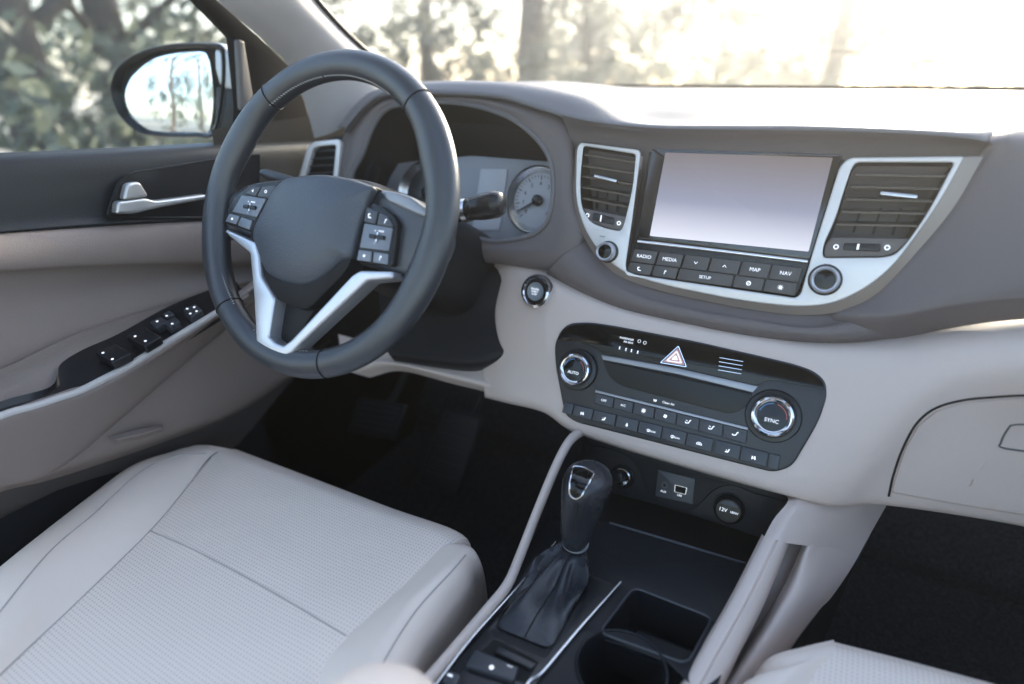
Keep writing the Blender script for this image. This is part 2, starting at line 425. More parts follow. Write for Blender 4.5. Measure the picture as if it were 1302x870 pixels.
# ---- instrument cluster
FG = Frame(tuple(cw - FS.n * .085), .30)
cl = G().plate(FG, [rnd(FG.pts([(470, 215), (520, 206), (600, 198), (705, 206), (712, 330), (560, 330), (460, 300)]), .01)], .01, 'dial', .001)
cluster = cl.obj('instrument_cluster', dash)
g = G(); F = FG.off(.003)
g.plate(F, [rnd(F.pts([(611, 215), (645, 215), (635, 293), (600, 293)]), .002)], .003, 'screen_small' if 'screen_small' in M else 'dial', .0005)
g.obj('cluster_display', cluster)
def gauge(px, py, r, ang, face):
    g = G(); F = FG; c = F.px(px, py)
    g.lathe(F, c, [(r * .80, .004), (r * .84, .006), (r * .92, .016), (r * .96, .018), (r, .016), (r * 1.02, .0)], 'satin', 56)
    g.lathe(F, c, [(r * .86, .0040), (r * .93, .014), (r * .92, .0155), (r * .85, .005)], 'dark_smooth', 56)
    g.lathe(F, c, [(0.0001, .0045), (r * .90, .0045)], face, 56)
    for i in range(33):
        t = R_(-135 + 270 * i / 32) + math.pi / 2
        l = .14 if i % 4 == 0 else .08
        u = np.array((math.cos(t), math.sin(t))); n = np.array((-u[1], u[0])) * (.0007 if i % 4 == 0 else .0004)
        p0 = np.array(c) + u * r * .76; p1 = np.array(c) + u * r * (.76 - l)
        g.add([F.w(*(p0 + n), .0052), F.w(*(p0 - n), .0052), F.w(*(p1 - n), .0052), F.w(*(p1 + n), .0052)], [(0, 1, 2, 3)], 'ink_dark')
        if i % 4 == 0: g.text(F, str(i // 4), tuple(np.array(c) + u * r * .50), r * .17, 'ink_dark', .005)
    d = g.obj('gauge', cluster)
    n = G(); u = np.array((math.cos(ang), math.sin(ang))); v = np.array((-u[1], u[0])); c = np.array(c)
    n.lathe(F, tuple(c), [(.0085, .006), (.0085, .011), (.0065, .0125), (.0001, .0128)], 'dark_smooth', 24)
    n.add([F.w(*(c + v * .0022), .009), F.w(*(c - v * .0022), .009), F.w(*(c + u * r * .74 - v * .0008), .009), F.w(*(c + u * r * .74 + v * .0008), .009),
           F.w(*(c + v * .0022), .0072), F.w(*(c - v * .0022), .0072), F.w(*(c + u * r * .74 - v * .0008), .0072), F.w(*(c + u * r * .74 + v * .0008), .0072)],
          [(0, 1, 2, 3), (7, 6, 5, 4), (0, 4, 5, 1), (2, 6, 7, 3), (0, 3, 7, 4), (1, 5, 6, 2)], 'dark_smooth')
    n.obj('needle', cluster)
M['ink_dark'] = M['dark_smooth']
mat('dial_face', (.50, .50, .53), .45)
gauge(686, 256, .0515, R_(212), 'dial_face')
gauge(545, 246, .0515, R_(225), 'dark_smooth')

# ---- infotainment unit
bez_out = [(737, 181), (815, 190.5), (813, 206), (804, 277), (795, 338), (797.5, 348), (1011, 379), (1018, 374), (1031, 328), (1068, 211), (1080, 200), (1227, 198), (1193, 261), (1137, 338), (1102, 367), (1060, 387), (1016, 391), (945, 383.5), (843, 363), (790, 346), (761, 321), (741, 289), (731, 252), (733, 190)]
rr = [.007, .007, .01, .03, .012, .004, .008, .004, .03, .012, .010, .004, .06, .06, .04, .04, .05, .05, .05, .05, .03, .04, .03, .006]
FB = FS.off(.006)
holeL = [(741.5, 185.5), (808, 196), (804, 240), (793, 285), (789, 294), (772, 291), (750, 283), (739, 264), (737, 230)]
holeR = [(1089, 206.5), (1214, 206.5), (1179, 272), (1153, 309), (1138, 324), (1122, 327.5), (1046, 328), (1047, 312), (1062, 280), (1074, 240), (1083, 214)]
hl = rnd(FB.pts(holeL), [.004, .004, .02, .01, .005, .01, .012, .02, .03])
hr = rnd(FB.pts(holeR), [.005, .004, .02, .02, .01, .006, .005, .008, .02, .02, .01])
unit = G().plate(FB, [rnd(FB.pts(bez_out), rr), hl, hr], .016, 'silver', .0022, res=3).obj('silver_bezel', dash, ang=50)
# chamfered skirt round the bezel, a little larger and darker
big = [(735, 179.5), (815, 189.5), (813, 206), (804, 277), (795, 338), (797.5, 348), (1011, 379), (1018, 374), (1031, 328), (1068, 211), (1080, 198), (1254, 196), (1217, 267), (1152, 349), (1114, 380), (1066, 399), (1016, 402), (945, 393), (843, 372), (787, 354), (756, 328), (735.5, 294), (725.5, 253), (729.5, 188)]
ri = rnd(FB.pts(bez_out), rr); ro = rnd(FB.pts(big), rr)
gs = G(); ci = [FB.w(*p, -.0012) for p in ri]; co_ = [FB.w(*p, -.006) for p in ro]; cb = [FB.w(*p, -.016) for p in ro]
gs.grid([ci, co_, cb], 'bezel_flank', True); gs.obj('bezel_flank', unit, ang=35)
# right hand bevel flank of the bezel
def vent(hole, rad, n, lx, lname):
    F = FB.off(-.004)
    o = rnd(FB.pts(hole), rad)
    v = G(); o3 = [FB.w(*p, -.001) for p in o]; c = sum(np.array(p) for p in o3) / len(o3)
    # walls of the duct, then its dark back
    r2 = [c + (p - c) * .97 - FB.n * .012 for p in o3]; r3 = [c + (p - c) * .93 - FB.n * .050 for p in o3]
    v.grid([o3, r2, r3], 'vent_dark', True); v.cap(r3, 'gap')
    return v.obj('air_vent', unit, ang=50)
vl = vent(holeL, [.004, .004, .02, .01, .005, .01, .012, .02, .03], 5, 0, '')
vr = vent(holeR, [.005, .004, .02, .02, .01, .006, .005, .008, .02, .02, .01], 5, 0, '')

mat('pad_grey', (.13, .115, .11), .45)
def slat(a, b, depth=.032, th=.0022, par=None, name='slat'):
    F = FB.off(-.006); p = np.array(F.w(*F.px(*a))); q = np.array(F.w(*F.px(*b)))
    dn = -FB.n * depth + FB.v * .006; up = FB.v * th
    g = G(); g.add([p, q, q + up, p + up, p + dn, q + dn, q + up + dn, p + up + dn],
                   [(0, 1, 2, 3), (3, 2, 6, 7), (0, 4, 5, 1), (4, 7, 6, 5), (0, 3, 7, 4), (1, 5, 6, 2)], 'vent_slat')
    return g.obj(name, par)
mat('vent_slat', (.11, .085, .06), .35)  # warm tint put into the colour for the orange glare in the vents
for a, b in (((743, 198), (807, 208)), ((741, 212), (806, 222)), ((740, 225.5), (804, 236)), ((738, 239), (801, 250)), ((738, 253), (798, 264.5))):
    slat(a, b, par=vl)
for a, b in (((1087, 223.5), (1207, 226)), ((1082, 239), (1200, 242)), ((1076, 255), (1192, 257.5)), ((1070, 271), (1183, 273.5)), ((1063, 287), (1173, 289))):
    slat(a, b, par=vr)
# vertical vanes behind the slats
for par, L in ((vl, [(750, 195, 746, 262), (763, 197, 758, 265), (776, 199, 771, 267), (789, 201, 784, 270)]), (vr, [(1110, 215, 1085, 296), (1135, 216, 1110, 298), (1160, 217, 1135, 299), (1185, 218, 1158, 300)])):
    for x0, y0, x1, y1 in L:
        F = FB.off(-.036); g = G(); p = F.w(*F.px(x0, y0)); q = F.w(*F.px(x1, y1)); u = FB.u * .0012; d = FB.n * .010
        g.add([p - u, p + u, q + u, q - u, p - u - d, p + u - d, q + u - d, q - u - d], [(0, 1, 2, 3), (0, 4, 5, 1), (1, 5, 6, 2), (2, 6, 7, 3), (3, 7, 4, 0), (7, 6, 5, 4)], 'vent_dark')
        g.obj('vane', par)
def tab(a, b, par):
    F = FB.off(.002); p = F.px(*a); q = F.px(*b); g = G()
    d = np.array(q) - np.array(p); L = np.linalg.norm(d); d /= L; F2 = Frame(F.w(*p), 0, F.u * d[0] + F.v * d[1], F.v)
    g.plate(F2, [rnd([(0, -.0022), (L, -.0022), (L, .0022), (0, .0022)], .002)], .018, 'satin', .0012)
    g.obj('adjuster_tab', par)
tab((755, 223.5), (784, 230.5), vl); tab((1119, 245.5), (1167, 250.5), vr)
def pad(L, rad, wheel, marks, par):
    F = FB.off(-.003); g = G(); g.plate(F, [rnd(F.pts(L), rad)], .010, 'pad_grey', .001)
    for (x, y) in marks:
        c = F.px(x, y); g.plate(F, [circ(c, .0028, 20), circ(c, .0016, 16)], .0004, 'ink', 0, z=.0008)
    p = g.obj('vent_pad', par)
    F2 = FB.off(-.001); a, b, c, d = F2.pts(wheel)
    k = G().plate(F2, [rnd([a, b, c, d], .002)], .006, 'dark_smooth', .001)
    for t in (.2, .3):
        pass
    k.add([F2.w(a[0] + (b[0] - a[0]) * t, a[1] + (d[1] - a[1]) * s_ + (b[1] - a[1]) * t, .0006) for t, s_ in ((.38, .1), (.44, .1), (.44, .9), (.38, .9))], [(0, 1, 2, 3)], 'ink')
    k.obj('thumbwheel', p)
pad([(738, 264), (797, 276), (793, 290), (789, 293.5), (772, 290), (751, 282.5), (741, 272)], [.003, .003, .004, .004, .01, .01, .01],
    [(754, 270), (781, 277), (780, 286), (753, 280)], [(747, 274), (787, 284)], vl)
pad([(1058, 302), (1159, 303.5), (1152, 309), (1137, 323), (1122, 326.5), (1047.5, 327), (1048.5, 312)], [.003, .003, .008, .008, .006, .004, .008],
    [(1073, 309), (1120, 310), (1119, 320), (1072, 318)], [(1063, 314), (1128, 315)], vr)

# screen module, sunk between the bezel arms
FM = FS.off(-.004)
G().plate(FM, [rnd(FM.pts([(826, 186), (1078, 193.5), (1060, 240), (1030, 334), (1012, 378), (796, 346), (806, 318), (812, 290)]), .003)], .02, 'dark_gloss' if 'dark_gloss' in M else 'dark_smooth', .001).obj('screen_housing', unit)
mat('screen_frame', (.02, .017, .016), .12, coat=.5)
F = FS.off(-.001)
G().plate(F, [rnd(F.pts([(829, 188.5), (1072, 196), (1030, 330), (810, 303)]), .004)], .006, 'screen_frame', .0008).obj('screen_surround', unit)
ms = bpy.data.materials.new('display'); ms.use_nodes = True; t = ms.node_tree; b = t.nodes['Principled BSDF']
b.inputs['Base Color'].default_value = (.02, .02, .025, 1); b.inputs['Roughness'].default_value = .28; b.inputs['Specular IOR Level'].default_value = .25
tc = t.nodes.new('ShaderNodeTexCoord'); sx = t.nodes.new('ShaderNodeSeparateXYZ'); t.links.new(tc.outputs['Object'], sx.inputs[0])
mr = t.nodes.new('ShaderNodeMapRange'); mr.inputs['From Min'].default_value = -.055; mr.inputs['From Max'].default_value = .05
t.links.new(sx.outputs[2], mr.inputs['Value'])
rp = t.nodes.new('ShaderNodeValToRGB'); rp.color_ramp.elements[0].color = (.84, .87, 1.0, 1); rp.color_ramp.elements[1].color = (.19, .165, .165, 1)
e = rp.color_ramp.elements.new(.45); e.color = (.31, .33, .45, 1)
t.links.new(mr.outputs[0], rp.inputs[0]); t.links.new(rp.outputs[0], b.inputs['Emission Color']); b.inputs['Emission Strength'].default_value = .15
M['display'] = ms
F = FS.off(.0)
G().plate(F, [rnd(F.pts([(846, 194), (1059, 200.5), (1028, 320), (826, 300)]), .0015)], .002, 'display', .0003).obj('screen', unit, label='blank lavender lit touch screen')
g = G(); F = FS.off(.001)
g.tube([F.w(*F.px(811, 307), 0), F.w(*F.px(920, 320), 0.001), F.w(*F.px(1027, 333), 0)], .0022, 'chrome', n=10, sm=4)
g.obj('chrome_strip', unit)

def quad_button(F, x0, x1, top, bot, m, txt='', size=.006, par=None, sl=0.0, rad=.0018, gap=.5, th=.006, icon=None, name='button', ic='ink', dy=0):
    """a key between px columns x0..x1 and the lines top and bot (each a pair of px points); sl = px lean to the left of its foot"""
    def yl(l, x): (a, b), (c, d) = l; return b + (d - b) * (x - a) / (c - a)
    x0 += gap; x1 -= gap
    q = [(x0, yl(top, x0) + gap), (x1, yl(top, x1) + gap), (x1 - sl, yl(bot, x1 - sl) - gap), (x0 - sl, yl(bot, x0 - sl) - gap)]
    p = F.pts(q); g = G().plate(F, [rnd(p, rad, 3)], th, m, .0009)
    c = tuple(sum(np.array(k) for k in p) / 4 + np.array((0, dy)))
    if txt: g.text(F, txt, c, size, ic, .0004)
    if icon: icon(g, F, c)
    return g.obj(name, par)
def ring(g, F, c, r, w, m='ink', ry=None): g.plate(F, [circ(c, r, 24, ry), circ(c, r - w, 20, (ry or r) - w)], .0004, m, 0, z=.0005)
def poly(g, F, c, L, m='ink', s=.001): g.plate(F, [[(c[0] + x * s, c[1] + y * s) for x, y in L]], .0004, m, 0, z=.0005)
def stroke(g, F, c, L, w=.0007, m='ink', s=.001):
    P = [np.array((c[0] + x * s, c[1] + y * s)) for x, y in L]
    for a, b in zip(P, P[1:]):
        d = (b - a) / (np.linalg.norm(b - a) + 1e-9); n = np.array((-d[1], d[0])) * w / 2; e = d * w * .3
        g.add([F.w(*(a - n - e), .0006), F.w(*(b - n + e), .0006), F.w(*(b + n + e), .0006), F.w(*(a + n - e), .0006)], [(0, 1, 2, 3)], m)
i_down = lambda g, F, c: stroke(g, F, c, [(-2, 1.2), (0, -1.2), (2, 1.2)])
i_up = lambda g, F, c: stroke(g, F, c, [(-2, -1.2), (0, 1.2), (2, -1.2)])
def i_phone(g, F, c): stroke(g, F, c, [(-2.6, 1.0), (-1.8, -1.6), (1.5, -1.9)], .0011); stroke(g, F, c, [(-2.6, 1.6), (-.5, 2.0)], .0011)
def i_note(g, F, c): stroke(g, F, c, [(-.6, -2.2), (.2, 2.0), (1.6, 1.4)], .0009)
def i_sun(g, F, c):
    g.plate(F, [circ(c, .0018, 18)], .0004, 'ink', 0, z=.0005)
    for k in range(8):
        a = k * math.pi / 4; stroke(g, F, c, [(2.2 * math.cos(a), 2.2 * math.sin(a)), (3 * math.cos(a), 3 * math.sin(a))], .0006)
def i_gear(g, F, c): ring(g, F, c, .0027, .0010); stroke(g, F, c, [(-1.0, -.8), (.8, 1.0)], .0008)
t1 = ((805, 316), (1022, 340.5)); m1 = ((797, 332.5), (1016, 360)); b1 = ((795, 347), (1012, 377))
F = FS.off(.002)
for (a, b, s, ic) in ((806, 837, 'RADIO', None), (838, 870, 'MEDIA', None), (871, 904, '', i_down), (905, 943, '', i_up), (944, 981, 'MAP', None), (982, 1021, 'NAV', None)):
    quad_button(F, a, b, t1, m1, 'button_upper', s, .0062, unit, sl=5, icon=ic)
for (a, b, s, ic) in ((800, 831, '', i_phone), (832, 863, '', i_note), (864, 934, 'SETUP', None), (935, 973, '', i_gear), (974, 1015, '', i_sun)):
    quad_button(F, a, b, m1, b1, 'button_upper', s, .0052, unit, sl=4, icon=ic, rad=.0025)

def knob(F, c, r, par, face='piano', name='knob', prof=None, ridges=0, ringm='chrome', label=None):
    g = G()
    g.lathe(F, c, [(r * 1.22, -.002), (r * 1.22, .001), (r * 1.14, .0035), (r * 1.04, .004)], 'dark_smooth', 48)
    g.lathe(F, c, [(r * 1.03, -.002), (r * 1.03, .012), (r * .99, .0145), (r * .90, .0155), (r * .80, .0148), (r * .74, .0130)], ringm, 56)
    g.lathe(F, c, [(r * .76, .0130), (r * .5, .0134), (.0001, .0138)], face, 48)
    return g
def hv(name, F, px, py, r, face, par, **k):
    g = knob(F, F.px(px, py), r, par, face, ringm=k.get('ringm', 'chrome')); return g
g = hv('k', FS.off(.006), 773, 320.5, .0118, 'piano', unit, ringm='silver_wheel')
F = FS.off(.0195); c = F.px(773, 320.5)
kb = g.obj('volume_knob', unit)
g = hv('k', FS.off(.006), 1049, 356, .0145, 'piano', unit, ringm='silver_wheel')
kb = g.obj('tuning_knob', unit)
F = FS.off(.006)
for tx, q, sz in (('POWER', (766, 301), .0022), ('TUNE', (1052, 337), .0028)): G().text(F, tx, F.px(*q), sz, 'groove', .0005).obj('lettering', unit)

# ---- beige lower dashboard
def LD(o, x, y): F = FC.off(o); return F.w(*F.px(x, y))
fTop = FS.off(-.012)
CL = [
 [(632, 322), (628, 342), (618, 400), (614, 452), (616, 500), (618, 506), (-.035, -.030, -.03, -.03, -.03, -.06)],
 [(652, 328), (648, 345), (640, 400), (640, 462), (645, 508), (646, 513), (-.026, -.012, -.010, -.012, -.012, -.05)],
 [(690, 340), (687, 360), (684, 410), (688, 470), (690, 519), (692, 525), (-.02, .0, .002, .0, -.002, -.04)],
 [(735, 362), (728, 380), (712, 430), (716, 490), (724, 541), (726, 548), (-.02, .001, .003, .002, .0, -.03)],
 [(790, 385), (787, 402), (790, 460), (790, 520), (790, 564), (792, 571), (-.02, .002, .002, .002, .002, -.02)],
 [(860, 401), (855, 420), (860, 480), (860, 540), (860, 585), (862, 592), (-.02, .002, .002, .002, .002, -.02)],
 [(950, 419), (950, 438), (945, 500), (940, 560), (930, 605), (932, 612), (-.02, .002, .002, .002, .002, -.02)],
 [(1052, 427), (1055, 450), (1056, 505), (1036, 570), (1003, 624), (1006, 632), (-.03, .001, .005, .003, -.001, -.02)],
 [(1135, 421), (1140, 446), (1133, 505), (1106, 575), (1062, 636), (1064, 645), (-.045, -.003, .005, -.004, -.018, -.04)],
 [(1210, 404), (1218, 430), (1222, 475), (1200, 545), (1130, 634), (1134, 642), (-.055, -.006, .004, -.022, -.045, -.07)],
 [(1302, 394), (1308, 418), (1325, 470), (1340, 560), (1302, 660), (1306, 668), (-.060, -.008, .006, -.045, -.085, -.11)],
 [(1450, 385), (1460, 410), (1480, 470), (1500, 580), (1480, 700), (1484, 708), (-.060, -.008, .004, -.050, -.09, -.12)]]
rows = []
for k in range(6):
    rows.append([LD(c[6][k], *c[k]) for c in CL])
low = G().loft(rows, 'beige', 8, 7).obj('lower_dash', dash, ang=60, solid=0)
# knee bolster left of the centre stack
KB = [[(430, 425), (434, 452), (440, 470), (470, 480)], [(485, 440), (490, 455), (497, 463), (510, 472)], [(560, 452), (562, 466), (566, 478), (575, 488)], [(625, 462), (628, 480), (635, 496), (642, 505)], [(700, 470), (700, 495), (704, 518), (712, 530)]]
def KF(o, x, y): F = FC.off(o); return F.w(*F.px(x, y))
rows = [[KF(o, *c[k]) for c in KB] for k, o in enumerate((-.040, -.030, -.022, -.05))]
G().loft(rows, 'beige', 8, 6).obj('knee_bolster', dash, ang=60)

# seam tubes: shut line of the glove box and its recessed pull
def proj_path(L, offs):
    return [LD(o, x, y) for (x, y), o in zip(L, offs)]
def surf_y(ob):
    from mathutils.bvhtree import BVHTree
    me = ob.data; return BVHTree.FromPolygons([v.co[:] for v in me.vertices], [p.vertices[:] for p in me.polygons])
lowT = surf_y(low)
def on(tree, px, py, lift=0.0):
    if isinstance(tree, tuple):
        c_ = [q for q in (on(t_, px, py, lift) for t_ in tree) if q is not None]
        return min(c_, key=lambda q: np.linalg.norm(q - CAM)) if c_ else None
    d = Vector(ray(px, py)).normalized(); h = tree.ray_cast(Vector(CAM), d)
    if h[0] is None: return None
    return np.array(h[0] - d * lift)
def seam(tree, L, r, m, name, par, lift=.0003, sm=8, closed=False, n=6):
    P = cr([np.array((*p, 0.0)) for p in L], sm, closed); Q = [on(tree, p[0], p[1], lift) for p in P]; Q = [q for q in Q if q is not None]
    return G().tube(Q, r, m, n=n, closed=closed).obj(name, par)
def patch(L, m, name, par, tree, lift, ring_=None, rad=4, edge=None, ks=(1, .85, .7, .5, .3, .1)):
    o = [tuple(p) for p in cr([np.array(p, float) for p in rnd(L, rad, 3)], 2, True)]
    c = np.mean(np.array(o), 0); g = G(); rows = []
    for i, k in enumerate(ks):
        rows.append([on(tree, *(c + (np.array(p) - c) * k), edge if (edge is not None and i == 0) else lift) for p in o])
    good = [j for j in range(len(o)) if all(r[j] is not None for r in rows)]
    rows = [[r[j] for j in good] for r in rows]
    g.grid(rows, m, True); g.cap(rows[-1], m)
    ob = g.obj(name, par, ang=60)
    if ring_: G().tube(rows[0], ring_[0], ring_[1], n=8, closed=True).obj('chrome_edge', par)
    return ob
patch([(1133, 627), (1139, 603), (1150, 571), (1167, 541), (1191, 522), (1225, 512), (1265, 508), (1302, 506), (1370, 506), (1420, 540), (1420, 675), (1370, 668), (1302, 656), (1215, 642)], 'beige', 'glove_box_lid', low, lowT, .0026, rad=6, edge=-.002, ks=(1, .985, .96, .9, .8, .65, .5, .35, .2, .1, .03, .005))
seam(lowT, [(1130, 631), (1136, 604), (1148, 570), (1166, 538), (1190, 519), (1225, 509), (1265, 505), (1302, 503), (1360, 503)], .0014, 'gap', 'glove_box_seam', low)
g = G()
hp = [on(lowT, *p, .001) for p in [(1290, 541), (1330, 541), (1330, 575), (1276, 569), (1272, 560), (1280, 545)]]
seam(lowT, [(1340, 540), (1292, 540), (1282, 545), (1273, 562), (1277, 570), (1340, 578)], .0010, 'groove', 'glove_box_handle', low, .0030)

# start button
g = G(); F = FC.off(.003); FP2 = Frame(F.w(*F.px(683, 371)), .30, (1, -.12, 0)); c = (0, 0)
g.lathe(FP2, c, [(.0240, -.004), (.0240, .003), (.0225, .0062), (.0190, .0068), (.0162, .003)], 'chrome', 48)
g.lathe(FP2, c, [(.0162, .0032), (.0135, .0028), (.0130, .0045)], 'dark_smooth', 48)
g.lathe(FP2, c, [(.0130, .0045), (.0122, .0068), (.006, .0060), (.0001, .0058)], 'start_cap', 48)
mat('start_cap', (.30, .34, .38), .35, metal=.3)
sb = g
sb.text(FP2, 'ENGINE\nSTART\nSTOP', (0, -.0003), .0036, 'ink', .0070)
sb.obj('start_button', dash)

# ---- climate panel
F0 = FC.off(.006)
co = [(749, 409.5), (783, 414.5), (887, 434.5), (1011, 463), (1035, 471.5), (1050, 484), (1052, 504), (1042, 535), (1007, 594), (983, 601), (731.7, 537), (718, 528), (706, 466), (704.5, 438), (713, 419.5), (724, 411)]
rr = [.012, .02, .02, .01, .012, .012, .012, .02, .010, .008, .008, .008, .02, .012, .012, .01]
clim = G().plate(F0, [rnd(F0.pts(co), rr)], .014, 'panel_dark', .0022).obj('climate_panel', dash, ang=50)
F1 = FC.off(.0072)
g = G().plate(F1, [rnd(F1.pts([(750, 411.5), (783, 416.5), (887, 436.5), (1010, 465), (1033, 473.5), (1047, 486), (1048.5, 497), (1034, 493), (985, 484), (973, 484.5), (962, 491), (860, 466.5), (766, 450), (757, 442), (733, 434), (708, 433.5), (714, 421.5), (725, 413.5)]),
                  [.012, .02, .02, .01, .01, .006, .003, .01, .006, .006, .004, .05, .004, .006, .01, .003, .01, .01])], .003, 'piano', .0006)
t_ = F1.px(806, 433)
g.text(F1, 'PASSENGER', F1.px(797, 431), .0036, 'ink', .0006); g.text(F1, 'AIR BAG', F1.px(799, 435.5), .0034, 'ink', .0006)
for q in ((813, 434), (820, 436)): ring(g, F1.off(.0003), F1.px(*q), .0021, .0004)
for q in ((788, 442.5), (796, 444.5), (803, 446), (811, 448)):
    c = F1.px(*q); g.plate(F1, [circ((c[0], c[1] + .0012), .0008, 10)], .0003, 'ink', 0, z=.0005); stroke(g, F1, c, [(-.7, -1.8), (0, .6), (.7, -1.8)], .0006)
for k in range(4):
    a = (915 - k * .6, 454.5 + k * 5.2); b_ = (945 - k * .8, 459.5 + k * 5.2)
    ca, cb = F1.px(*a), F1.px(*b_)
    g.add([F1.w(*ca, .0005), F1.w(ca[0], ca[1] - .0007, .0005), F1.w(cb[0], cb[1] - .0007, .0005), F1.w(*cb, .0005)], [(0, 1, 2, 3)], 'satin')
g.obj('gloss_strip', clim)
# hazard switch
F = FC.off(.0088); g = G()
tri = F.pts([(862.8, 439.5), (839, 461.5), (873.5, 467)])
g.plate(F, [rnd(tri, .002)], .004, 'piano', .0006)
cc = sum(np.array(p) for p in tri) / 3 + np.array((0, .0005))
sc = lambda k: [tuple(cc + (np.array(p) - cc) * k) for p in tri]
g.plate(F, [rnd(sc(1.0), .0022), rnd(sc(.92), .002)], .0008, 'chrome', 0, z=.0006)
g.plate(F, [rnd(sc(.82), .002)], .0004, 'ink_pink', 0, z=.0004)
g.plate(F, [rnd(sc(.60), .002), rnd(sc(.46), .002)], .0004, 'ink', 0, z=.0009)
g.plate(F, [rnd(sc(.26), .002)], .0004, 'ink', 0, z=.0009)
g.obj('hazard_switch', clim)
# silver strip
F = FC.off(.0082)
g = G().plate(F, [F.pts([(764.5, 451.5), (860, 468), (964, 491.5), (957, 499), (860, 475.5), (766.5, 457.5)])], .003, 'strip', .0005).obj('silver_strip', clim)
F = FC.off(.0070)
g = G().plate(F, [rnd(F.pts([(766.5, 458.5), (860, 476.5), (958, 500.5), (948, 519), (929, 527), (790, 491), (774, 479)]), [.003, .03, .004, .008, .012, .012, .01])], .002, 'lcd', .0004)
g.text(F, 'Clean Air', F.px(850, 513), .0040, 'ink', .0006)
stroke(g, F, F.px(833, 509.5), [(-1.8, 1.4), (-1.0, -1), (0, 1.2), (1, -1), (1.8, 1.4)], .0008)
g.obj('climate_display', clim)
F = FC.off(.0085)
g = G(); a, b_, c, d = F.pts([(757, 496), (951, 543.5), (950.5, 547), (756.5, 499)])
g.plate(F, [[a, b_, c, d]], .003, 'strip', .0004).obj('satin_line', clim)
def i_fan(g, F, c):
    for k in range(4):
        a = k * math.pi / 2 + .5; g.plate(F, [circ((c[0] + .0013 * math.cos(a), c[1] + .0013 * math.sin(a)), .0011, 12)], .0004, 'ink', 0, z=.0005)
def i_seat(g, F, c): stroke(g, F, c, [(2.0, 2.2), (.9, -.9), (-1.8, -1.2)], .0014); stroke(g, F, c, [(-1, 1.6), (-.4, .4)], .0006)
def i_flow(g, F, c): stroke(g, F, c, [(2.4, 2.4), (1.2, -.9), (-1.6, -1.6), (-2.8, -.6)], .0010); g.plate(F, [circ((c[0] + .0030, c[1] + .0026), .0007, 10)], .0004, 'ink', 0, z=.0005)
def i_flow2(g, F, c): i_flow(g, F, c); stroke(g, F, c, [(-2.2, 1.8), (-.4, 1.2)], .0008)
def i_def(g, F, c): stroke(g, F, c, [(-3.5, .6), (-2.6, 1.6), (-.4, 1.6), (.4, .6), (-.8, -1.2), (-2.6, -1.2), (-3.5, .6)], .0006); stroke(g, F, c, [(-1.6, -1.6), (-1.6, 1)], .0006); g.text(F, 'REAR', (c[0] + .0040, c[1] - .0002), .0030, 'ink', .0005)
def i_front(g, F, c): i_def(g, F, c)
def i_car(g, F, c): stroke(g, F, c, [(-3, -1), (-2.8, .4), (-1.4, 1.6), (1.2, 1.6), (2.6, .2), (3.2, -1), (-3, -1)], .0007); stroke(g, F, c, [(-1, .2), (.8, .2)], .0008)
def i_drop(g, F, c): stroke(g, F, c, [(0, 2.2), (-1.3, -.8), (0, -1.9), (1.3, -.8), (0, 2.2)], .0007); g.plate(F, [circ(c, .0006, 10)], .0004, 'ink', 0, z=.0005)
def i_bars(g, F, c): stroke(g, F, c, [(-1.8, -1.6), (-1.8, 1.4)], .0013); stroke(g, F, c, [(1.6, -1.6), (.8, 1.8)], .0013); stroke(g, F, c, [(-.4, -1.0), (.4, 1.0)], .0008)
F = FC.off(.0085)
T1 = ((757, 499.5), (951, 547)); B1 = ((756, 513.5), (947, 564.5))
for i, (a, b_, s, ic) in enumerate(((757, 781, 'OFF', None), (781, 806, 'A/C', None), (806, 833, '', i_sun), (833, 861, '', i_fan), (861, 890, '', i_flow2), (890, 920, '', i_flow2), (920, 951, '', i_flow))):
    quad_button(F, a, b_, T1, B1, 'button', s, .0042, clim, sl=2, icon=ic, gap=.45, rad=.001)
T2 = ((716, 510.5), (1004, 582)); B2 = ((718, 526), (990, 599))
for i, (a, b_, ic) in enumerate(((717, 730, None), (730, 755, i_bars), (755, 784, i_seat), (785, 813, i_drop), (813, 843, i_front), (843, 874, i_def), (874, 908, i_car), (910, 943, i_seat), (943, 978, i_bars), (978, 993, None))):
    quad_button(F, a, b_, T2, B2, 'button', '', .004, clim, sl=3, icon=ic, gap=.45, rad=.001, dy=-.0015)
def dial(px, py, r, txt, rot0):
    F = FC.off(.006); c = F.px(px, py); g = knob(F, c, r, clim, 'piano', ringm='chrome')
    g.lathe(F, c, [(r * 1.36, -.002), (r * 1.36, .002), (r * 1.30, .0045), (r * 1.10, .0050)], 'dark_smooth', 56)
    F2 = F.off(.0142)
    g.text(F2, txt, (c[0], c[1] - r * .22), r * .27, 'ink', .0004)
    def arc(a0, a1, m, rr_=.66, w_=.05):
        L = [(c[0] + r * rr_ * math.cos(R_(a0 + (a1 - a0) * k / 12)), c[1] + r * rr_ * math.sin(R_(a0 + (a1 - a0) * k / 12))) for k in range(13)]
        L2 = [(c[0] + r * (rr_ - w_ - .04) * math.cos(R_(a0 + (a1 - a0) * k / 12)), c[1] + r * (rr_ - w_ - .04) * math.sin(R_(a0 + (a1 - a0) * k / 12))) for k in range(13)]
        g.add([F2.w(*p, .0005) for p in L + L2], [(k, k + 1, k + 14, k + 13) for k in range(12)], m)
    arc(165, 95, 'ink_blue', .68, .01); arc(60 if txt == 'AUTO' else 80, 0, 'ink_red', .68, .01)
    for a in (100, 135, 170): pass
    return g.obj('temperature_knob', clim)
dial(734.5, 470, .0205, 'AUTO', 0); dial(983, 529, .0225, 'SYNC', 0)

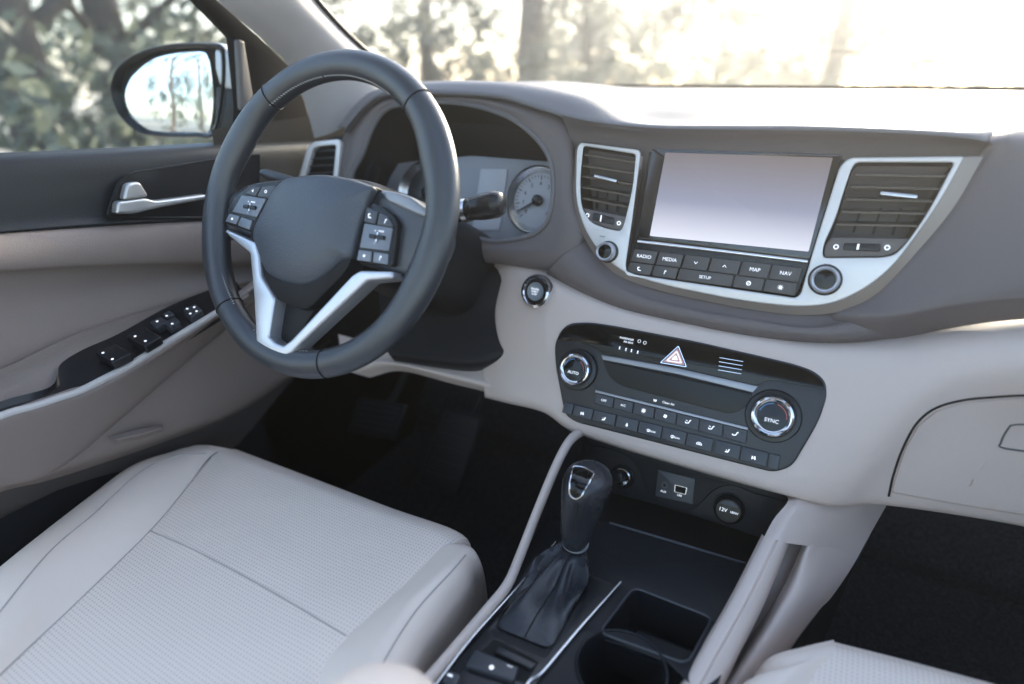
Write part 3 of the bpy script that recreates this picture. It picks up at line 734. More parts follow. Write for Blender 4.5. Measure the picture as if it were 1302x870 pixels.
# ================================================================== STEERING WHEEL
wheel = thing('steering_wheel', 'black leather steering wheel with silver V shaped lower spoke and thumb buttons', 'steering wheel', tuple(FW.o))
RW = .172
def ang(px, py): a, b = FW.px(px, py); return math.atan2(b, a)
g = G(); rows = []; NT = 144
def bump_(t, a, wd): d = (t - a + math.pi) % (2 * math.pi) - math.pi; return math.exp(-(d / wd) ** 2)
a_r = ang(553, 205); a_l = math.pi - a_r
for i in range(NT):
    t = 2 * math.pi * i / NT
    e = .007 * (bump_(t, a_r, .26) + bump_(t, a_l, .26)) + .006 * (bump_(t, -.25, .35) + bump_(t, math.pi + .25, .35))
    ax = .0165 + e * .5; rc = RW - e * .5; az = .0150
    rows.append([FW.w((rc + ax * math.cos(p)) * math.cos(t), (rc + ax * math.cos(p)) * math.sin(t), az * math.sin(p)) for p in [2 * math.pi * j / 28 for j in range(28)]])
rows.append(rows[0]); g.grid(rows, 'leather_black', True)
def stitch(t0, t1, n):
    for k in range(n):
        t = t0 + (t1 - t0) * k / n; rr_ = RW - .0150; z = .0075
        P = [FW.w(rr_ * math.cos(t + d), rr_ * math.sin(t + d), z + s * .0012) for d, s in ((0, -1), (.008, 1))]
        g.tube(P, .0007, 'stitch', n=5)
stitch(ang(420, 100), ang(500, 130) , 26); stitch(ang(350, 135), ang(418, 100), 22); stitch(ang(285, 310), ang(300, 395), 26); stitch(ang(395, 460), ang(320, 430), 20)
rim = g.obj('rim', wheel, ang=60)
for (x, y) in ((537, 125), (340, 107), (280, 403), (415, 462)):
    t = ang(x, y); e = .007 * (bump_(t, a_r, .26) + bump_(t, a_l, .26)) + .006 * (bump_(t, -.25, .35) + bump_(t, math.pi + .25, .35))
    rc = RW - e * .5; ax = .01685 + e * .5
    P = [FW.w((rc + ax * math.cos(p)) * math.cos(t), (rc + ax * math.cos(p)) * math.sin(t), .01535 * math.sin(p)) for p in [2 * math.pi * j / 28 for j in range(28)]]
    G().tube(P, .0008, 'gap', n=6, closed=True).obj('leather_seam', rim)
def smooth(L, n=5): return [tuple(p) for p in cr(L, n, True)]
F = FW.off(-.004)
for L in ([(470, 240), (500, 242), (528, 252), (552, 268), (568, 300), (556, 332), (528, 356), (500, 350), (488, 345), (450, 334), (452, 290)],
          [(368, 228), (342, 228), (316, 233), (295, 244), (272, 262), (264, 285), (270, 302), (288, 300), (300, 298), (330, 308), (350, 262)]):
    G().plate(F, [rnd(F.pts(L), .012)], .034, 'leather_black', .011, z=.004, res=5).obj('spoke', wheel, ang=60)
F = FW.off(.0055)
G().plate(F, [rnd(F.pts([(483, 241), (502, 243.5), (522, 250), (544, 267), (543, 277), (528, 272), (507, 262), (492, 256)]), .004)], .016, 'spoke_lit_grey', .003, res=3).obj('spoke_lit_face', wheel)  # lit upper face of the spoke, its brightness put into paler grey
# silver V
F = FW.off(.0125)
V = [(286.6, 291.5), (325, 309), (329, 325), (331, 350), (348.6, 379), (341, 428), (350, 437), (359, 440), (369, 433), (447, 350), (457, 344), (499, 345), (499, 354), (466, 357), (380, 438), (370, 449), (361, 454), (343, 451), (332, 446), (325, 436), (322, 376), (317, 322), (289, 299)]
G().plate(F, [rnd(F.pts(V), .003)], .024, 'silver_wheel', .0030, res=3).obj('lower_spoke', wheel)
F = FW.off(-.006)
G().plate(F, [rnd(F.pts([(335, 365), (415, 372), (366, 446), (334, 440)]), .004)], .012, 'dark', .002).obj('spoke_infill', wheel)
F = FW.off(-.012)
G().lathe(F, F.px(395, 300), [(.001, .002), (.066, .0), (.070, -.02), (.055, -.05), (.045, -.09)], 'dark', 40, ry=.9).obj('hub', wheel)
# airbag cover
full = [(365, 226.5), (411, 221.5), (450, 227.5), (480, 238), (472, 253), (458, 292), (450, 331), (440, 349), (397, 392), (386, 395), (374, 391), (349, 378), (335, 345), (319, 295), (335, 268), (350, 240)]
front = [(366, 227), (411, 222), (450, 228), (478, 238.5), (471, 253), (457, 292), (449, 329), (436, 332), (418, 349), (401, 360), (384, 364), (362, 359), (341, 349), (331, 325), (321, 297), (336, 268), (350, 240)]
F = FW.off(.004)
def lin(L, n=6):
    o = []
    for a, b in zip(L, L[1:] + L[:1]):
        for k in range(n): o.append(tuple(np.array(a) + (np.array(b) - np.array(a)) * k / n))
    return o
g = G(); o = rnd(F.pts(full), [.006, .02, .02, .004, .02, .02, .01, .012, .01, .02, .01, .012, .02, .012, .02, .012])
g.puff(F, lin(o, 2), [(.97, -.022), (1, -.014), (1, -.001), (.99, .003), (.95, .005), (.7, .006), (.02, .006)], 'dark', c=F.px(395, 300))  # chin faces down; its shade is put into a darker material
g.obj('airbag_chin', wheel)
F = FW.off(.008)
o = rnd(F.pts(front), [.006, .02, .02, .004, .02, .02, .006, .010, .012, .01, .02, .01, .012, .02, .012, .02, .012])
g = G().puff(F, lin(o, 3), [(.985, -.006), (1, -.001), (.992, .0025), (.97, .0046), (.92, .007), (.82, .0100), (.66, .0130), (.55, .0144), (.45, .0155), (.35, .0162), (.25, .0168), (.12, .0171), (.02, .0172)], 'airbag_plastic', c=F.px(398, 288), soft=1.3)
g.obj('airbag_cover', wheel, ang=60)
# thumb switches
mat('switch_face', (.20, .215, .245), .38, metal=.4)
mat('switch_key', (.07, .078, .092), .38)
F = FW.off(.0075)
for L in ([(472, 256), (487, 263), (499.5, 273), (506, 284), (499, 339), (451, 332), (458, 292), (464, 272)], [(361, 230), (338, 231.5), (319, 234.5), (297, 252), (284, 280), (285, 284), (318, 295.5), (329, 271), (351, 240)]):
    G().plate(F, [rnd(F.pts(L), .004)], .014, 'dark_smooth', .0012).obj('switch_panel', wheel)
F = FW.off(.0098)
def key(L, m, ic=None, rad=.0015, th=.004):
    p = F.pts(L); g = G().plate(F, [rnd(p, rad, 3)], th, m, .0008); c = tuple(sum(np.array(k) for k in p) / len(p))
    if ic: ic(g, F, c)
    return g.obj('button', wheel)
def i_vol(g, F, c): poly(g, F, c, [(-1.8, .6), (-.8, .6), (.6, 1.8), (.6, -1.8), (-.8, -.6), (-1.8, -.6)])
def i_o(g, F, c): ring(g, F, c, .0019, .0006)
def i_dot(g, F, c): g.plate(F, [circ(c, .0014, 14)], .0004, 'ink', 0, z=.0005)
key([(311, 246), (320, 238.5), (331.5, 237.5), (324.5, 249.5)], 'switch_key', i_vol)
key([(333, 237.4), (351, 236), (342, 252), (326.5, 249.5)], 'switch_key', i_o)
key([(307, 248), (338, 253), (326, 276.5), (295, 269.5)], 'switch_face')
key([(291.5, 271.5), (304.5, 275), (299.5, 285.5), (286, 281.5)], 'switch_face', i_dot)
key([(306, 276), (320.5, 280.5), (316.5, 292.5), (301.8, 286.5)], 'switch_face')
key([(466, 263), (480, 269.5), (476.5, 285), (462, 281.8)], 'switch_key', i_phone)
key([(482, 270.5), (493, 275), (500, 287.5), (498, 289), (479, 286)], 'switch_key', i_note)
key([(463, 284), (499, 290), (494, 319.5), (457, 315)], 'switch_face')
key([(456, 317.5), (472.5, 319.8), (471, 333.2), (453.5, 331)], 'switch_face', i_dot)
key([(475, 320.2), (494, 323), (492.5, 336.8), (473.5, 333.6)], 'switch_face', i_note)
for (cx, cy, s) in ((316, 263, 1), (478, 301, 1)):
    F3 = FW.off(.0125); c = F3.px(cx, cy); g = G()
    for (dx, w_) in ((-.0052, .0095), (.0052, .0105)):
        q = [(c[0] + dx - w_ / 2, c[1] - .0022), (c[0] + dx + w_ / 2, c[1] - .0022), (c[0] + dx + w_ / 2, c[1] + .0022), (c[0] + dx - w_ / 2, c[1] + .0022)]
        g.plate(F3, [rnd(q, .001)], .006, 'dark_smooth', .0006)
    g.plate(F3, [rnd([(c[0] - .001, c[1] - .0055), (c[0] + .001, c[1] - .0055), (c[0] + .001, c[1] + .0055), (c[0] - .001, c[1] + .0055)], .0006)], .006, 'satin', .0004, z=-.001)
    g.text(FW.off(.0102), '+', (c[0] - .004, c[1] + .0062), .004, 'ink'); g.text(FW.off(.0102), 'MODE', (c[0] + .004, c[1] + .0064), .0026, 'ink')
    g.text(FW.off(.0102), '-', (c[0] - .002, c[1] - .0068), .004, 'ink')
    g.obj('rocker_switch', wheel)

# ---- steering column and stalks
column = thing('steering_column', 'black plastic steering column shroud and knee panel behind the steering wheel', 'steering column', (-.409, -.12, -.08))
F = FW.off(-.05)
g = G(); cc = np.array((0, -.005))
def sec(o, rx, ry, dx=0, dy=0):
    F = FW.off(o); return [F.w(dx + rx * math.copysign(abs(math.cos(a)) ** .7, math.cos(a)), dy + ry * math.copysign(abs(math.sin(a)) ** .7, math.sin(a))) for a in [2 * math.pi * k / 32 for k in range(32)]]
g.loft([sec(-.035, .050, .045), sec(-.045, .066, .055), (sec(-.10, .074, .062, 0, -.004)), sec(-.20, .078, .07, 0, -.01), sec(-.30, .08, .075, 0, -.02)], 'dark', 2, 5, closed=True)
g.cap(sec(-.035, .050, .045), 'dark', False)
g.obj('shroud', column)
kn = [[(475, 325), (480, 360), (484, 400), (490, 440), (498, 455), (505, 462)],
      [(540, 318), (545, 360), (548, 400), (555, 440), (560, 462), (566, 472)],
      [(600, 312), (600, 350), (598, 400), (600, 440), (604, 464), (608, 474)],
      [(645, 328), (638, 350), (628, 395), (632, 430), (643, 452), (646, 458)]]
rows = [[FC.off(o + (.0 if j < 3 else -.004)).w(*FC.off(o).px(*c[k])) for j, c in enumerate(kn)] for k, o in enumerate((-.06, -.015, -.012, -.008, -.010, -.04))]
G().loft(rows, 'dark', 8, 6).obj('knee_panel', column, ang=60)
st = thing('wiper_stalk', 'black wiper stalk with wide end knob sticking out right of the steering wheel', 'stalk', (-.31, -.2, -.02))
def WP(o, x, y): F = FW.off(o); return F.w(*F.px(x, y))
g = G().tube([WP(-.065, 560, 280), WP(-.062, 585, 270), WP(-.060, 600, 267)], [.012, .010, .009], 'dark_smooth', n=20, sm=6); g.obj('lever', st)
g = G().tube([WP(-.060, 590, 268), WP(-.060, 596, 267)], .0135, 'satin', n=24, sm=2)
g.tube([WP(-.060, 598, 266.5), WP(-.060, 601, 266)], .0125, 'dark_smooth', n=24, sm=2); g.obj('collar', st)
P = [WP(-.058, 599, 266), WP(-.058, 602, 265.5), WP(-.058, 615, 263), WP(-.058, 630, 260), WP(-.058, 638, 258.5), WP(-.058, 641.5, 258)]
g = G().tube(P, [.009, .0125, .0145, .0150, .0120, .004], 'dark_smooth', n=28, sm=5)
e = P[3]; F2 = Frame(WP(-.058, 621, 261) - _d * .0152, 0, P[4] - P[1], FW.v)
stroke(g, F2, (0, .002), [(-3, 1.5), (0, 2.2), (3, 1.5)], .0007); stroke(g, F2, (0, .002), [(-2.4, .2), (0, .9), (2.4, .2)], .0007); g.text(F2, 'OFF', (0, -.0035), .003, 'ink', .0)
g.obj('end_knob', st)
st2 = thing('indicator_stalk', 'grey tip of the indicator stalk showing above the left spoke of the steering wheel', 'stalk', (-.5, -.2, .02))
G().tube([WP(-.06, 380, 235), WP(-.06, 352, 226), WP(-.06, 336, 220.5), WP(-.06, 331, 220)], [.008, .0075, .006, .002], 'button', n=16, sm=5).obj('lever', st2)
F = FW.off(-.075)

# left air vent of the dashboard and its pod
FV = Frame((-.60, -.004, .0), .25, (1, .10, 0))
vo = [(384, 226), (395, 186), (402, 181), (428, 179), (430, 182), (424, 226)]
G().plate(FV.off(-.03), [rnd(FV.pts([(355, 300), (385, 184), (398, 172), (450, 160), (470, 170), (450, 235), (450, 330)]), .008)], .03, 'door_dark', .004).obj('vent_pod', dash)
F = FV.off(.002)
sv = G().plate(F, [rnd(F.pts([(378, 232), (391, 186), (400, 180), (429, 177), (433, 181), (428, 232)]), .003), rnd(F.pts([(386, 226), (397, 190), (403, 186), (425, 184), (427, 187), (423, 226)]), .003)], .010, 'silver', .0012).obj('side_air_vent', dash)
F = FV.off(-.004); G().plate(F.off(-.016), [F.pts([(383, 228), (395, 186), (428, 182), (426, 228)])], .002, 'gap').obj('vent_back', sv)
for k in range(4):
    y = 194 + k * 9.5; x0 = 395 - (y - 190) * .3
    p = F.w(*F.px(x0, y)); q = F.w(*F.px(427 - k, y - 2)); dn = -F.n * .014 + F.v * .003; up = F.v * .002
    G().add([p, q, q + up, p + up, p + dn, q + dn, q + up + dn, p + up + dn], [(0, 1, 2, 3), (3, 2, 6, 7), (0, 4, 5, 1), (4, 7, 6, 5), (0, 3, 7, 4), (1, 5, 6, 2)], 'vent_slat') if False else None
    gg = G(); gg.add([p, q, q + up, p + up, p + dn, q + dn, q + up + dn, p + up + dn], [(0, 1, 2, 3), (3, 2, 6, 7), (0, 4, 5, 1), (4, 7, 6, 5), (0, 3, 7, 4), (1, 5, 6, 2)], 'button'); gg.obj('slat', sv)

# ================================================================== DRIVER DOOR
door = thing('driver_door', 'beige and black driver door trim with silver handle and window switches', 'car door', (-.72, -.4, -.4))
FDo = lambda x: Frame((x, 0, 0), 0, (0, 1, 0), (0, 0, 1))
cx = [-90, 0, 100, 200, 300, 400]
def dl(ys, xs, m, name, sub=6, **k):
    """door skin: one list of y per row, one x depth (or list) per row"""
    rows = []
    for r, x in zip(ys, xs):
        xx = x if isinstance(x, (list, tuple)) else [x] * len(r)
        rows.append([X(c if not isinstance(p, tuple) else p[0], p if not isinstance(p, tuple) else p[1], v) for c, p, v in zip(cx, r, xx)])
    return G().loft(rows, m, 8, sub).obj(name, door, ang=60, **k)
dl([[215, 205, 198, 192, 186, 181], [199, 195, 190.5, 185.5, 180.5, 176.5], [200, 196, 191.5, 186.5, 181.5, 177.5], [212, 207, 202, 196, 191, 187], [250, 245, 238, 232, 226, 220], [290, 284, 276, 270, 264, 260], [302, 296, 288.5, 283, 279, 277], [303, 297, 290, 284, 280, 278]],
   [-.757, -.752, -.742, -.724, -.716, -.710, -.706, -.725], 'door_dark', 'upper_trim')
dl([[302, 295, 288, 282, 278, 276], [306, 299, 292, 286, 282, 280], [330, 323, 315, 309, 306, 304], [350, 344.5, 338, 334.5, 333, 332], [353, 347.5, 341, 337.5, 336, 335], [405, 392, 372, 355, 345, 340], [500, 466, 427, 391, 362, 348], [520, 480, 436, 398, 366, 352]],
   [-.725, -.705, -.695, -.697, -.712, -.716, -.702, -.712], 'shaded_beige', 'centre_trim')
F = FDo(-.704)
rc = rnd(F.pts([(134, 277), (149, 232), (165, 220), (296, 199), (330, 196), (330, 276)]), [.01, .012, .012, .01, .002, .002])
rec = G(); rec.plate(F, [rc], .004, 'dark_smooth', .001); rec.tube([F.w(*p, .0005) for p in rc], .0012, 'door_dark', n=6, closed=True); rec = rec.obj('handle_recess', door)
F = FDo(-.690)
mat('door_silver', (.62, .62, .62), .36, metal=.7)
G().plate(F, [rnd(F.pts([(148.5, 272), (150, 257), (186, 252), (197, 256), (262, 247.5), (262, 253.5), (200, 265), (172, 272)]), [.003, .005, .005, .006, .002, .002, .01, .008])], .014, 'door_silver', .003, res=3).obj('door_handle', door)
G().plate(F, [rnd(F.pts([(157, 255), (162, 234), (178, 231), (190, 250)]), .005)], .012, 'door_silver', .003, res=3).obj('lock_knob', door)
# armrest: dark switch panel, bolster and a pale strip as edge highlight
arm_far = [500, 470, 424, 392, 366, 350]
g = G()
rows = [[X(c, y, -.694) for c, y in zip(cx, arm_far)], [X(c, y, -.685) for c, y in zip(cx, [515, 482, 434, 402, 372, 354])],
        [X(c, y, -.640) for c, y in zip(cx, [556, 523, 490, 441, 378, 350])], [X(c, y, -.634) for c, y in zip(cx, [558, 526, 494, 445, 381, 352])]]
rows[0][0][2] += 0
for k in (1, 2): rows[k] = [p - np.array((0, 0, .020)) for p in rows[k]]
G().loft(rows, 'shaded_beige', 8, 3).obj('armrest', door, ang=60)
F = FDo(-.636)
g = G(); sp = [[(76, 486), (92, 440), (74, 458)], ]
def AR(x, y, k):
    return X(x, y, -.694 + k * .058)
edge_u = [(-60, 540, .9), (0, 512, .85), (60, 495, .82), (72, 480, .55), (77, 464, .22), (105, 446, .08), (150, 426, .06), (212, 392, .05), (263, 371, .05), (300, 360, .05)]
edge_l = [(-60, 552, 1.0), (0, 523, 1.0), (40, 512, 1.0), (70, 502, 1.0), (95, 494, 1.0), (127, 478, 1.0), (160, 461, 1.0), (191, 442, 1.0), (270, 395, 1.0), (310, 370, 1.0)]
U = cr([AR(*p) for p in edge_u], 6); L_ = cr([AR(*p) for p in edge_l], 6)
U = [p + np.array((.002, 0, .002)) for p in U]; L_ = [p + np.array((.001, 0, .0)) for p in L_]
rows = [[p - np.array((.0, 0, .03)) for p in U], U, [(p + q) / 2 + np.array((0, 0, -.003)) for p, q in zip(U, L_)], L_, [p - np.array((0, 0, .02)) for p in L_]]
G().grid(rows, 'dark_smooth').obj('switch_panel', door, ang=35)
FA = Frame(AR(190, 415, .5), 0, AR(250, 385, .5) - AR(120, 455, .5), AR(150, 427, .05) - AR(170, 455, 1.0))
FA = Frame(FA.o + FA.n * .001, 0, FA.u, FA.v)
if FA.n[2] < 0: FA = Frame(FA.o, 0, -FA.u, FA.v)
def aq(L, m, name, z=.006, lab=None, rad=.003, marks=()):
    F = FA.off(z); g = G().plate(F, [rnd(F.pts(L), rad)], .012, m, .002)
    for q in marks: g.plate(F, [circ(F.px(*q), .0016, 10)], .0004, 'ink', 0, z=.0006)
    return g.obj(name, door)
aq([(120, 447), (143, 461), (168, 449), (147, 437)], 'dark_smooth', 'window_switch', marks=((131, 449), (143, 457)))
aq([(160, 427), (184, 441), (206, 428), (184, 415)], 'dark_smooth', 'window_switch', marks=((172, 428), (185, 434)))
aq([(190, 409), (198, 417), (213, 409), (205, 402)], 'button', 'window_switch', z=.004, marks=((200, 409),))
aq([(208, 410), (216, 416), (230, 409), (222, 402)], 'button', 'window_switch', z=.004, marks=((219, 412),))
aq([(206, 399), (213, 404), (222, 399), (215, 394)], 'button', 'window_switch', z=.004, marks=((212, 402),))
aq([(232, 394), (243, 404), (258, 394), (248, 386)], 'button', 'mirror_switch', z=.003, marks=((238, 393), (247, 391), (250, 396), (242, 399)))
# bolster, then the edge highlight put in as a paler strip
cx = [-90, 0, 64, 127, 191, 272, 330]
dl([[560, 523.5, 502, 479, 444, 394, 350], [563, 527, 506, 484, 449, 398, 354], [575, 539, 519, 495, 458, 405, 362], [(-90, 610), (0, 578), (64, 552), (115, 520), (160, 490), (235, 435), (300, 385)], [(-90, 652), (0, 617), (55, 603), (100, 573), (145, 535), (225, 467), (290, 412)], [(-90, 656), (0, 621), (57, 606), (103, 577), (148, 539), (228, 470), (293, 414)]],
   [-.640, -.632, -.626, -.634, -.652, -.672], 'shaded_beige', 'armrest_bolster')
G().tube([p + np.array((.004, 0, -.004)) for p in L_], .0048, 'edge_highlight', n=10).obj('armrest_highlight', door)  # highlight along the armrest edge, put in as a paler strip
cx = [-90, 0, 57, 103, 148, 228, 330]
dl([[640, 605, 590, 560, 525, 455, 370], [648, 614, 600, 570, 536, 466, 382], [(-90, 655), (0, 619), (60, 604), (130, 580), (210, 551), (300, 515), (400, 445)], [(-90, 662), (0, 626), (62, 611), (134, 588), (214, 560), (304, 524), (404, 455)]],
   [-.685, -.668, -.672, -.700], 'shaded_beige', 'door_pocket')
G().loft([[X(136, 556, -.662), X(175, 546, -.660), X(206, 540, -.662)], [X(148, 560, -.655), X(180, 553, -.652), X(206, 545, -.655)], [X(148, 563, -.668), X(182, 557, -.668), X(208, 548, -.668)]], 'shaded_beige', 6, 4).obj('pocket_highlight', door)  # scoop shaped to stand for the bright highlight on the pocket

# sail panel, window channel and glass
F = FDo(-.748)
G().plate(F, [rnd(F.pts([(225, -30), (262, -30), (276, 0), (330, 47), (368, 84), (388, 130), (402, 180), (306, 183), (307, 138), (298, 48), (252, 0)]), .002)], .02, 'matte_black', .002).obj('sail_panel', door)
F = FDo(-.738)
G().plate(F, [rnd(F.pts([(303, 50), (311, 52), (325, 138), (322, 142), (308, 140)]), .003)], .012, 'button_upper', .003).obj('window_divider', door)
F = FDo(-.757)
G().plate(F, [[F.px(*p) for p in [(-300, 260), (-300, -60), (232, -60), (299, 48), (309, 182)]]], .004, 'glass').obj('window_glass', door)
# ---- door mirror
FMi = Frame(Y(215, 118, -.09), 0, (.93, .30, 0), (0, .078, 1))
F = FMi
hs = [(141.5, 114), (147, 92), (160, 77), (179, 66), (200, 59), (224, 55), (262, 53.5), (285, 57), (290, 75), (288, 120), (276, 172), (250, 175.5), (221, 175.5), (198, 174), (179, 170), (160, 156), (148, 138)]
g = G(); o = smooth(F.pts(hs), 5)
g.puff(F.off(-.0), [p for p in o], [(.93, .004), (.965, .009), (.99, .007), (1, .0)], 'door_dark', c=F.px(222, 116)) if False else None
c = np.array(F.px(222, 116))
rows = [[F.w(*(c + (np.array(p) - c) * k), h) for p in o] for k, h in ((.86, -.004), (.90, .004), (.95, .008), (.985, .004), (1, -.006), (.99, -.03), (.93, -.07), (.75, -.10), (.4, -.115), (.02, -.12))]
g.grid(rows[:4], 'dark_smooth', True); g.grid(rows[3:], 'car_paint', True)
mir = g.obj('side_mirror', door, ang=60)
go = [(159, 121), (163, 106), (171, 94), (193, 76), (222, 68), (255, 65.5), (264, 72), (268, 90), (271, 131), (264, 171), (240, 173), (207, 172), (186, 167), (172, 158), (163, 142)]
F2 = F.off(-.002); G().plate(F2, [smooth(F2.pts(go), 4)], .004, 'mirror', .0004).obj('mirror_glass', mir)
F3 = FMi.off(.004)
G().plate(F3, [rnd(F3.pts([(272, 62), (298, 66), (302, 115), (280, 112), (273, 88)]), .006)], .05, 'car_paint', .004).obj('painted_arm_cover', mir)
F3 = FMi.off(.002)
G().plate(F3, [rnd(F3.pts([(274, 108), (303, 116), (312, 145), (300, 172), (272, 174)]), .006)], .05, 'dark_smooth', .004).obj('mirror_arm', mir)

# ================================================================== BODY SHELL: pillar, windscreen
body = thing('parked_car', 'parked car body round the cabin: pale windscreen pillar, windscreen glass and black carpet', 'car', (0, .3, -.7))
A1 = [(252, -40, -.715), (276, 0, -.715), (330, 47, -.715), (367, 84, -.715), (387, 128, -.712), (400, 176, -.708)]
A2 = [(300, -40, -.695), (318, 0, -.695), (365, 40, -.69), (398, 74, -.685), (420, 115, -.68), (430, 165, -.675)]
A3 = [(355, -40, -.675), (375, 0, -.672), (412, 38, -.668), (440, 66, -.66), (470, 100, -.65), (480, 130, -.64)]
A4 = [(372, -40, -.690), (400, 0, -.688), (434, 38, -.682), (460, 62, -.675), (505, 98, -.67), (520, 125, -.66)]
rows = [[X(*p) for p in A] for A in (A1, A2, A3, A4)]
G().loft(rows, 'pillar_grey', 6, 6).obj('pillar_trim', body, ang=60)
G().tube([p + np.array((.002, .004, .0)) for p in rows[3]], .005, 'dark', n=8, sm=5).obj('windscreen_seal', body)
G().loft([[(-.74, .66, .112), (0, .72, .112), (.80, .66, .112)], [(-.69, .25, .36), (0, .28, .38), (.75, .25, .36)], [(-.62, -.15, .58), (0, -.14, .60), (.68, -.15, .58)]], 'glass', 6, 4).obj('windscreen', body)
# headliner with the sunroof opening, rails and pillar: unseen, added to dim the cabin
FRf = Frame((0, -.75, .64), 0, (1, 0, 0), (0, 1, 0))
G().plate(FRf, [rnd([(-.60, -.75), (.60, -.75), (.64, .60), (-.64, .60)], .08), rnd([(-.42, -.15), (.42, -.15), (.42, .40), (-.42, .40)], .06)], .05, 'pillar_grey', .01).obj('unseen_headliner', body)
G().tube([(-.64, -.15, .60), (-.70, -.9, .62), (-.66, -1.5, .58)], .05, 'pillar_grey', n=12, sm=5).obj('unseen_roof_rail', body)
G().tube([(.64, -.15, .60), (.70, -.9, .62), (.66, -1.5, .58)], .05, 'pillar_grey', n=12, sm=5).obj('unseen_roof_rail', body)
G().tube([(-.66, -.95, .60), (-.72, -1.0, .2), (-.74, -1.05, -.5)], .06, 'pillar_grey', n=12, sm=5).obj('unseen_pillar', body)
# sill and kick trim
g = G(); g.grid([[(-.735, -1.3, -.38), (-.735, .5, -.38)], [(-.735, -1.3, -.72), (-.735, .5, -.72)]], 'dark'); g.grid([[(-.735, -.15, .06), (-.735, .6, .10)], [(-.735, -.15, -.72), (-.735, .6, -.72)]], 'dark')
g.obj('side_panel', body)
G().loft([[(.76, -1.1, .05), (.76, -.3, .05), (.76, .35, .07)], [(.73, -1.1, .02), (.73, -.3, .02), (.73, .35, .03)], [(.68, -1.1, -.22), (.68, -.3, -.20), (.71, .35, -.18)], [(.72, -1.1, -.66), (.72, -.3, -.66), (.72, .35, -.66)]], 'shaded_beige', 6, 6).obj('passenger_side_blocker', body)  # unseen passenger side, added to darken the console side and footwell
mat('sill_trim', (.09, .078, .075), .6, bump=.3, bscale=700)
G().loft([[X(-90, 640, -.70), X(0, 622, -.70), X(110, 585, -.70), X(240, 530, -.70), X(340, 480, -.70), X(420, 430, -.70)],
          [Z(-60, 700, -.47), Z(20, 690, -.47), Z(140, 640, -.47), Z(270, 590, -.47), Z(372, 520, -.47), Z(436, 440, -.45)],
          [Z(-30, 800, -.56), Z(60, 760, -.56), Z(180, 690, -.56), Z(300, 630, -.56), Z(368, 580, -.56), Z(430, 490, -.56)]], 'sill_trim', 6, 5).obj('sill_trim', body)

# ================================================================== FLOOR
def struct(g, name, **k): return g.obj(name, None, kind='structure', **k)
g = G().loft([[(-.78, .42, -.42), (0, .42, -.42), (.78, .42, -.42)], [(-.78, .30, -.62), (0, .30, -.62), (.78, .30, -.62)], [(-.78, .12, -.70), (0, .12, -.70), (.78, .12, -.70)], [(-.78, -1.4, -.70), (0, -1.4, -.70), (.78, -1.4, -.70)]], 'carpet', 6, 8)
g.add([(-.9, .45, -.4), (.9, .45, -.4), (.9, .45, .05), (-.9, .45, .05)], [(0, 1, 2, 3)], 'black')
g.obj('carpet', body)
# driver side mat
mt = thing('floor_mat', 'black floor mat under the driver pedals', 'floor mat', (-.4, 0, -.70))
G().plate(Frame((-.42, -.05, -.693), 0, (1, 0, 0), (0, 1, 0)), [rnd([(-.20, -.3), (.20, -.3), (.20, .2), (-.20, .2)], .04)], .006, 'carpet', .002).obj('mat', mt)
def pedal(name, L, y, label, m='dark', back=.0):
    t = thing(name, label, 'pedal', tuple(Y(*L[2], y)))
    F = Frame(Y(*L[0], y), .55)
    o = rnd(F.pts(L), .012)
    G().plate(F, [o], .012, m, .003).obj('pad', t)
    c = np.mean(np.array(F.pts(L)), 0); g = G()
    G().tube([F.w(c[0], c[1], -.01), F.w(c[0] + .01, c[1] + .08, -.04), F.w(c[0] + .01, c[1] + .20, -.05)], .007, 'dark', n=8, sm=5).obj('arm', t)
    gg = G()
    for k in range(5):
        a = np.array(F.px(*L[0])) * (1 - (k + .7) / 6) + np.array(F.px(*L[3])) * (k + .7) / 6
        b = np.array(F.px(*L[1])) * (1 - (k + .7) / 6) + np.array(F.px(*L[2])) * (k + .7) / 6
        gg.tube([F.w(*(a + (b - a) * .12), .0), F.w(*(a + (b - a) * .88), .0)], .002, 'rubber', n=6)
    gg.obj('grip_ribs', t)
pedal('accelerator_pedal', [(565, 520), (612, 530), (580, 634), (528, 615)], .10, 'long black accelerator pedal standing on the floor nearest the console')
pedal('brake_pedal', [(455, 505), (518, 515), (500, 560), (440, 548)], .08, 'wide black brake pedal under the steering column')

# ================================================================== CENTRE CONSOLE
con = thing('centre_console', 'black centre console with beige side rails, cup holder and storage bin', 'centre console', (0, -.3, -.70))
DZ = -.385
FD = Frame((0, 0, DZ), 0, (1, 0, 0), (0, 1, 0))
mat('console_black', (.009, .011, .015), .38, bump=.2, bscale=800, spec=.28)
bin_ = [(806, 747), (906, 786), (874, 845), (762, 805)]
cup = FD.px(790, 849); CR = .0415
br = rnd(FD.pts(bin_), .010)
bo = FD.pts([(629, 799), (700, 828), (752, 735), (681, 706)])
deck = FD.pts([(890, 960), (905, 895), (930, 820), (962, 755), (985, 715)]) + [(-.03, -.235)] + FD.pts([(690, 655), (662, 705), (645, 744), (618, 778), (560, 847), (500, 915)]) + [(-.14, -.62)]
G().plate(FD, [deck, br, circ(cup, CR, 48)], .006, 'console_black', .0012).obj('deck', con)
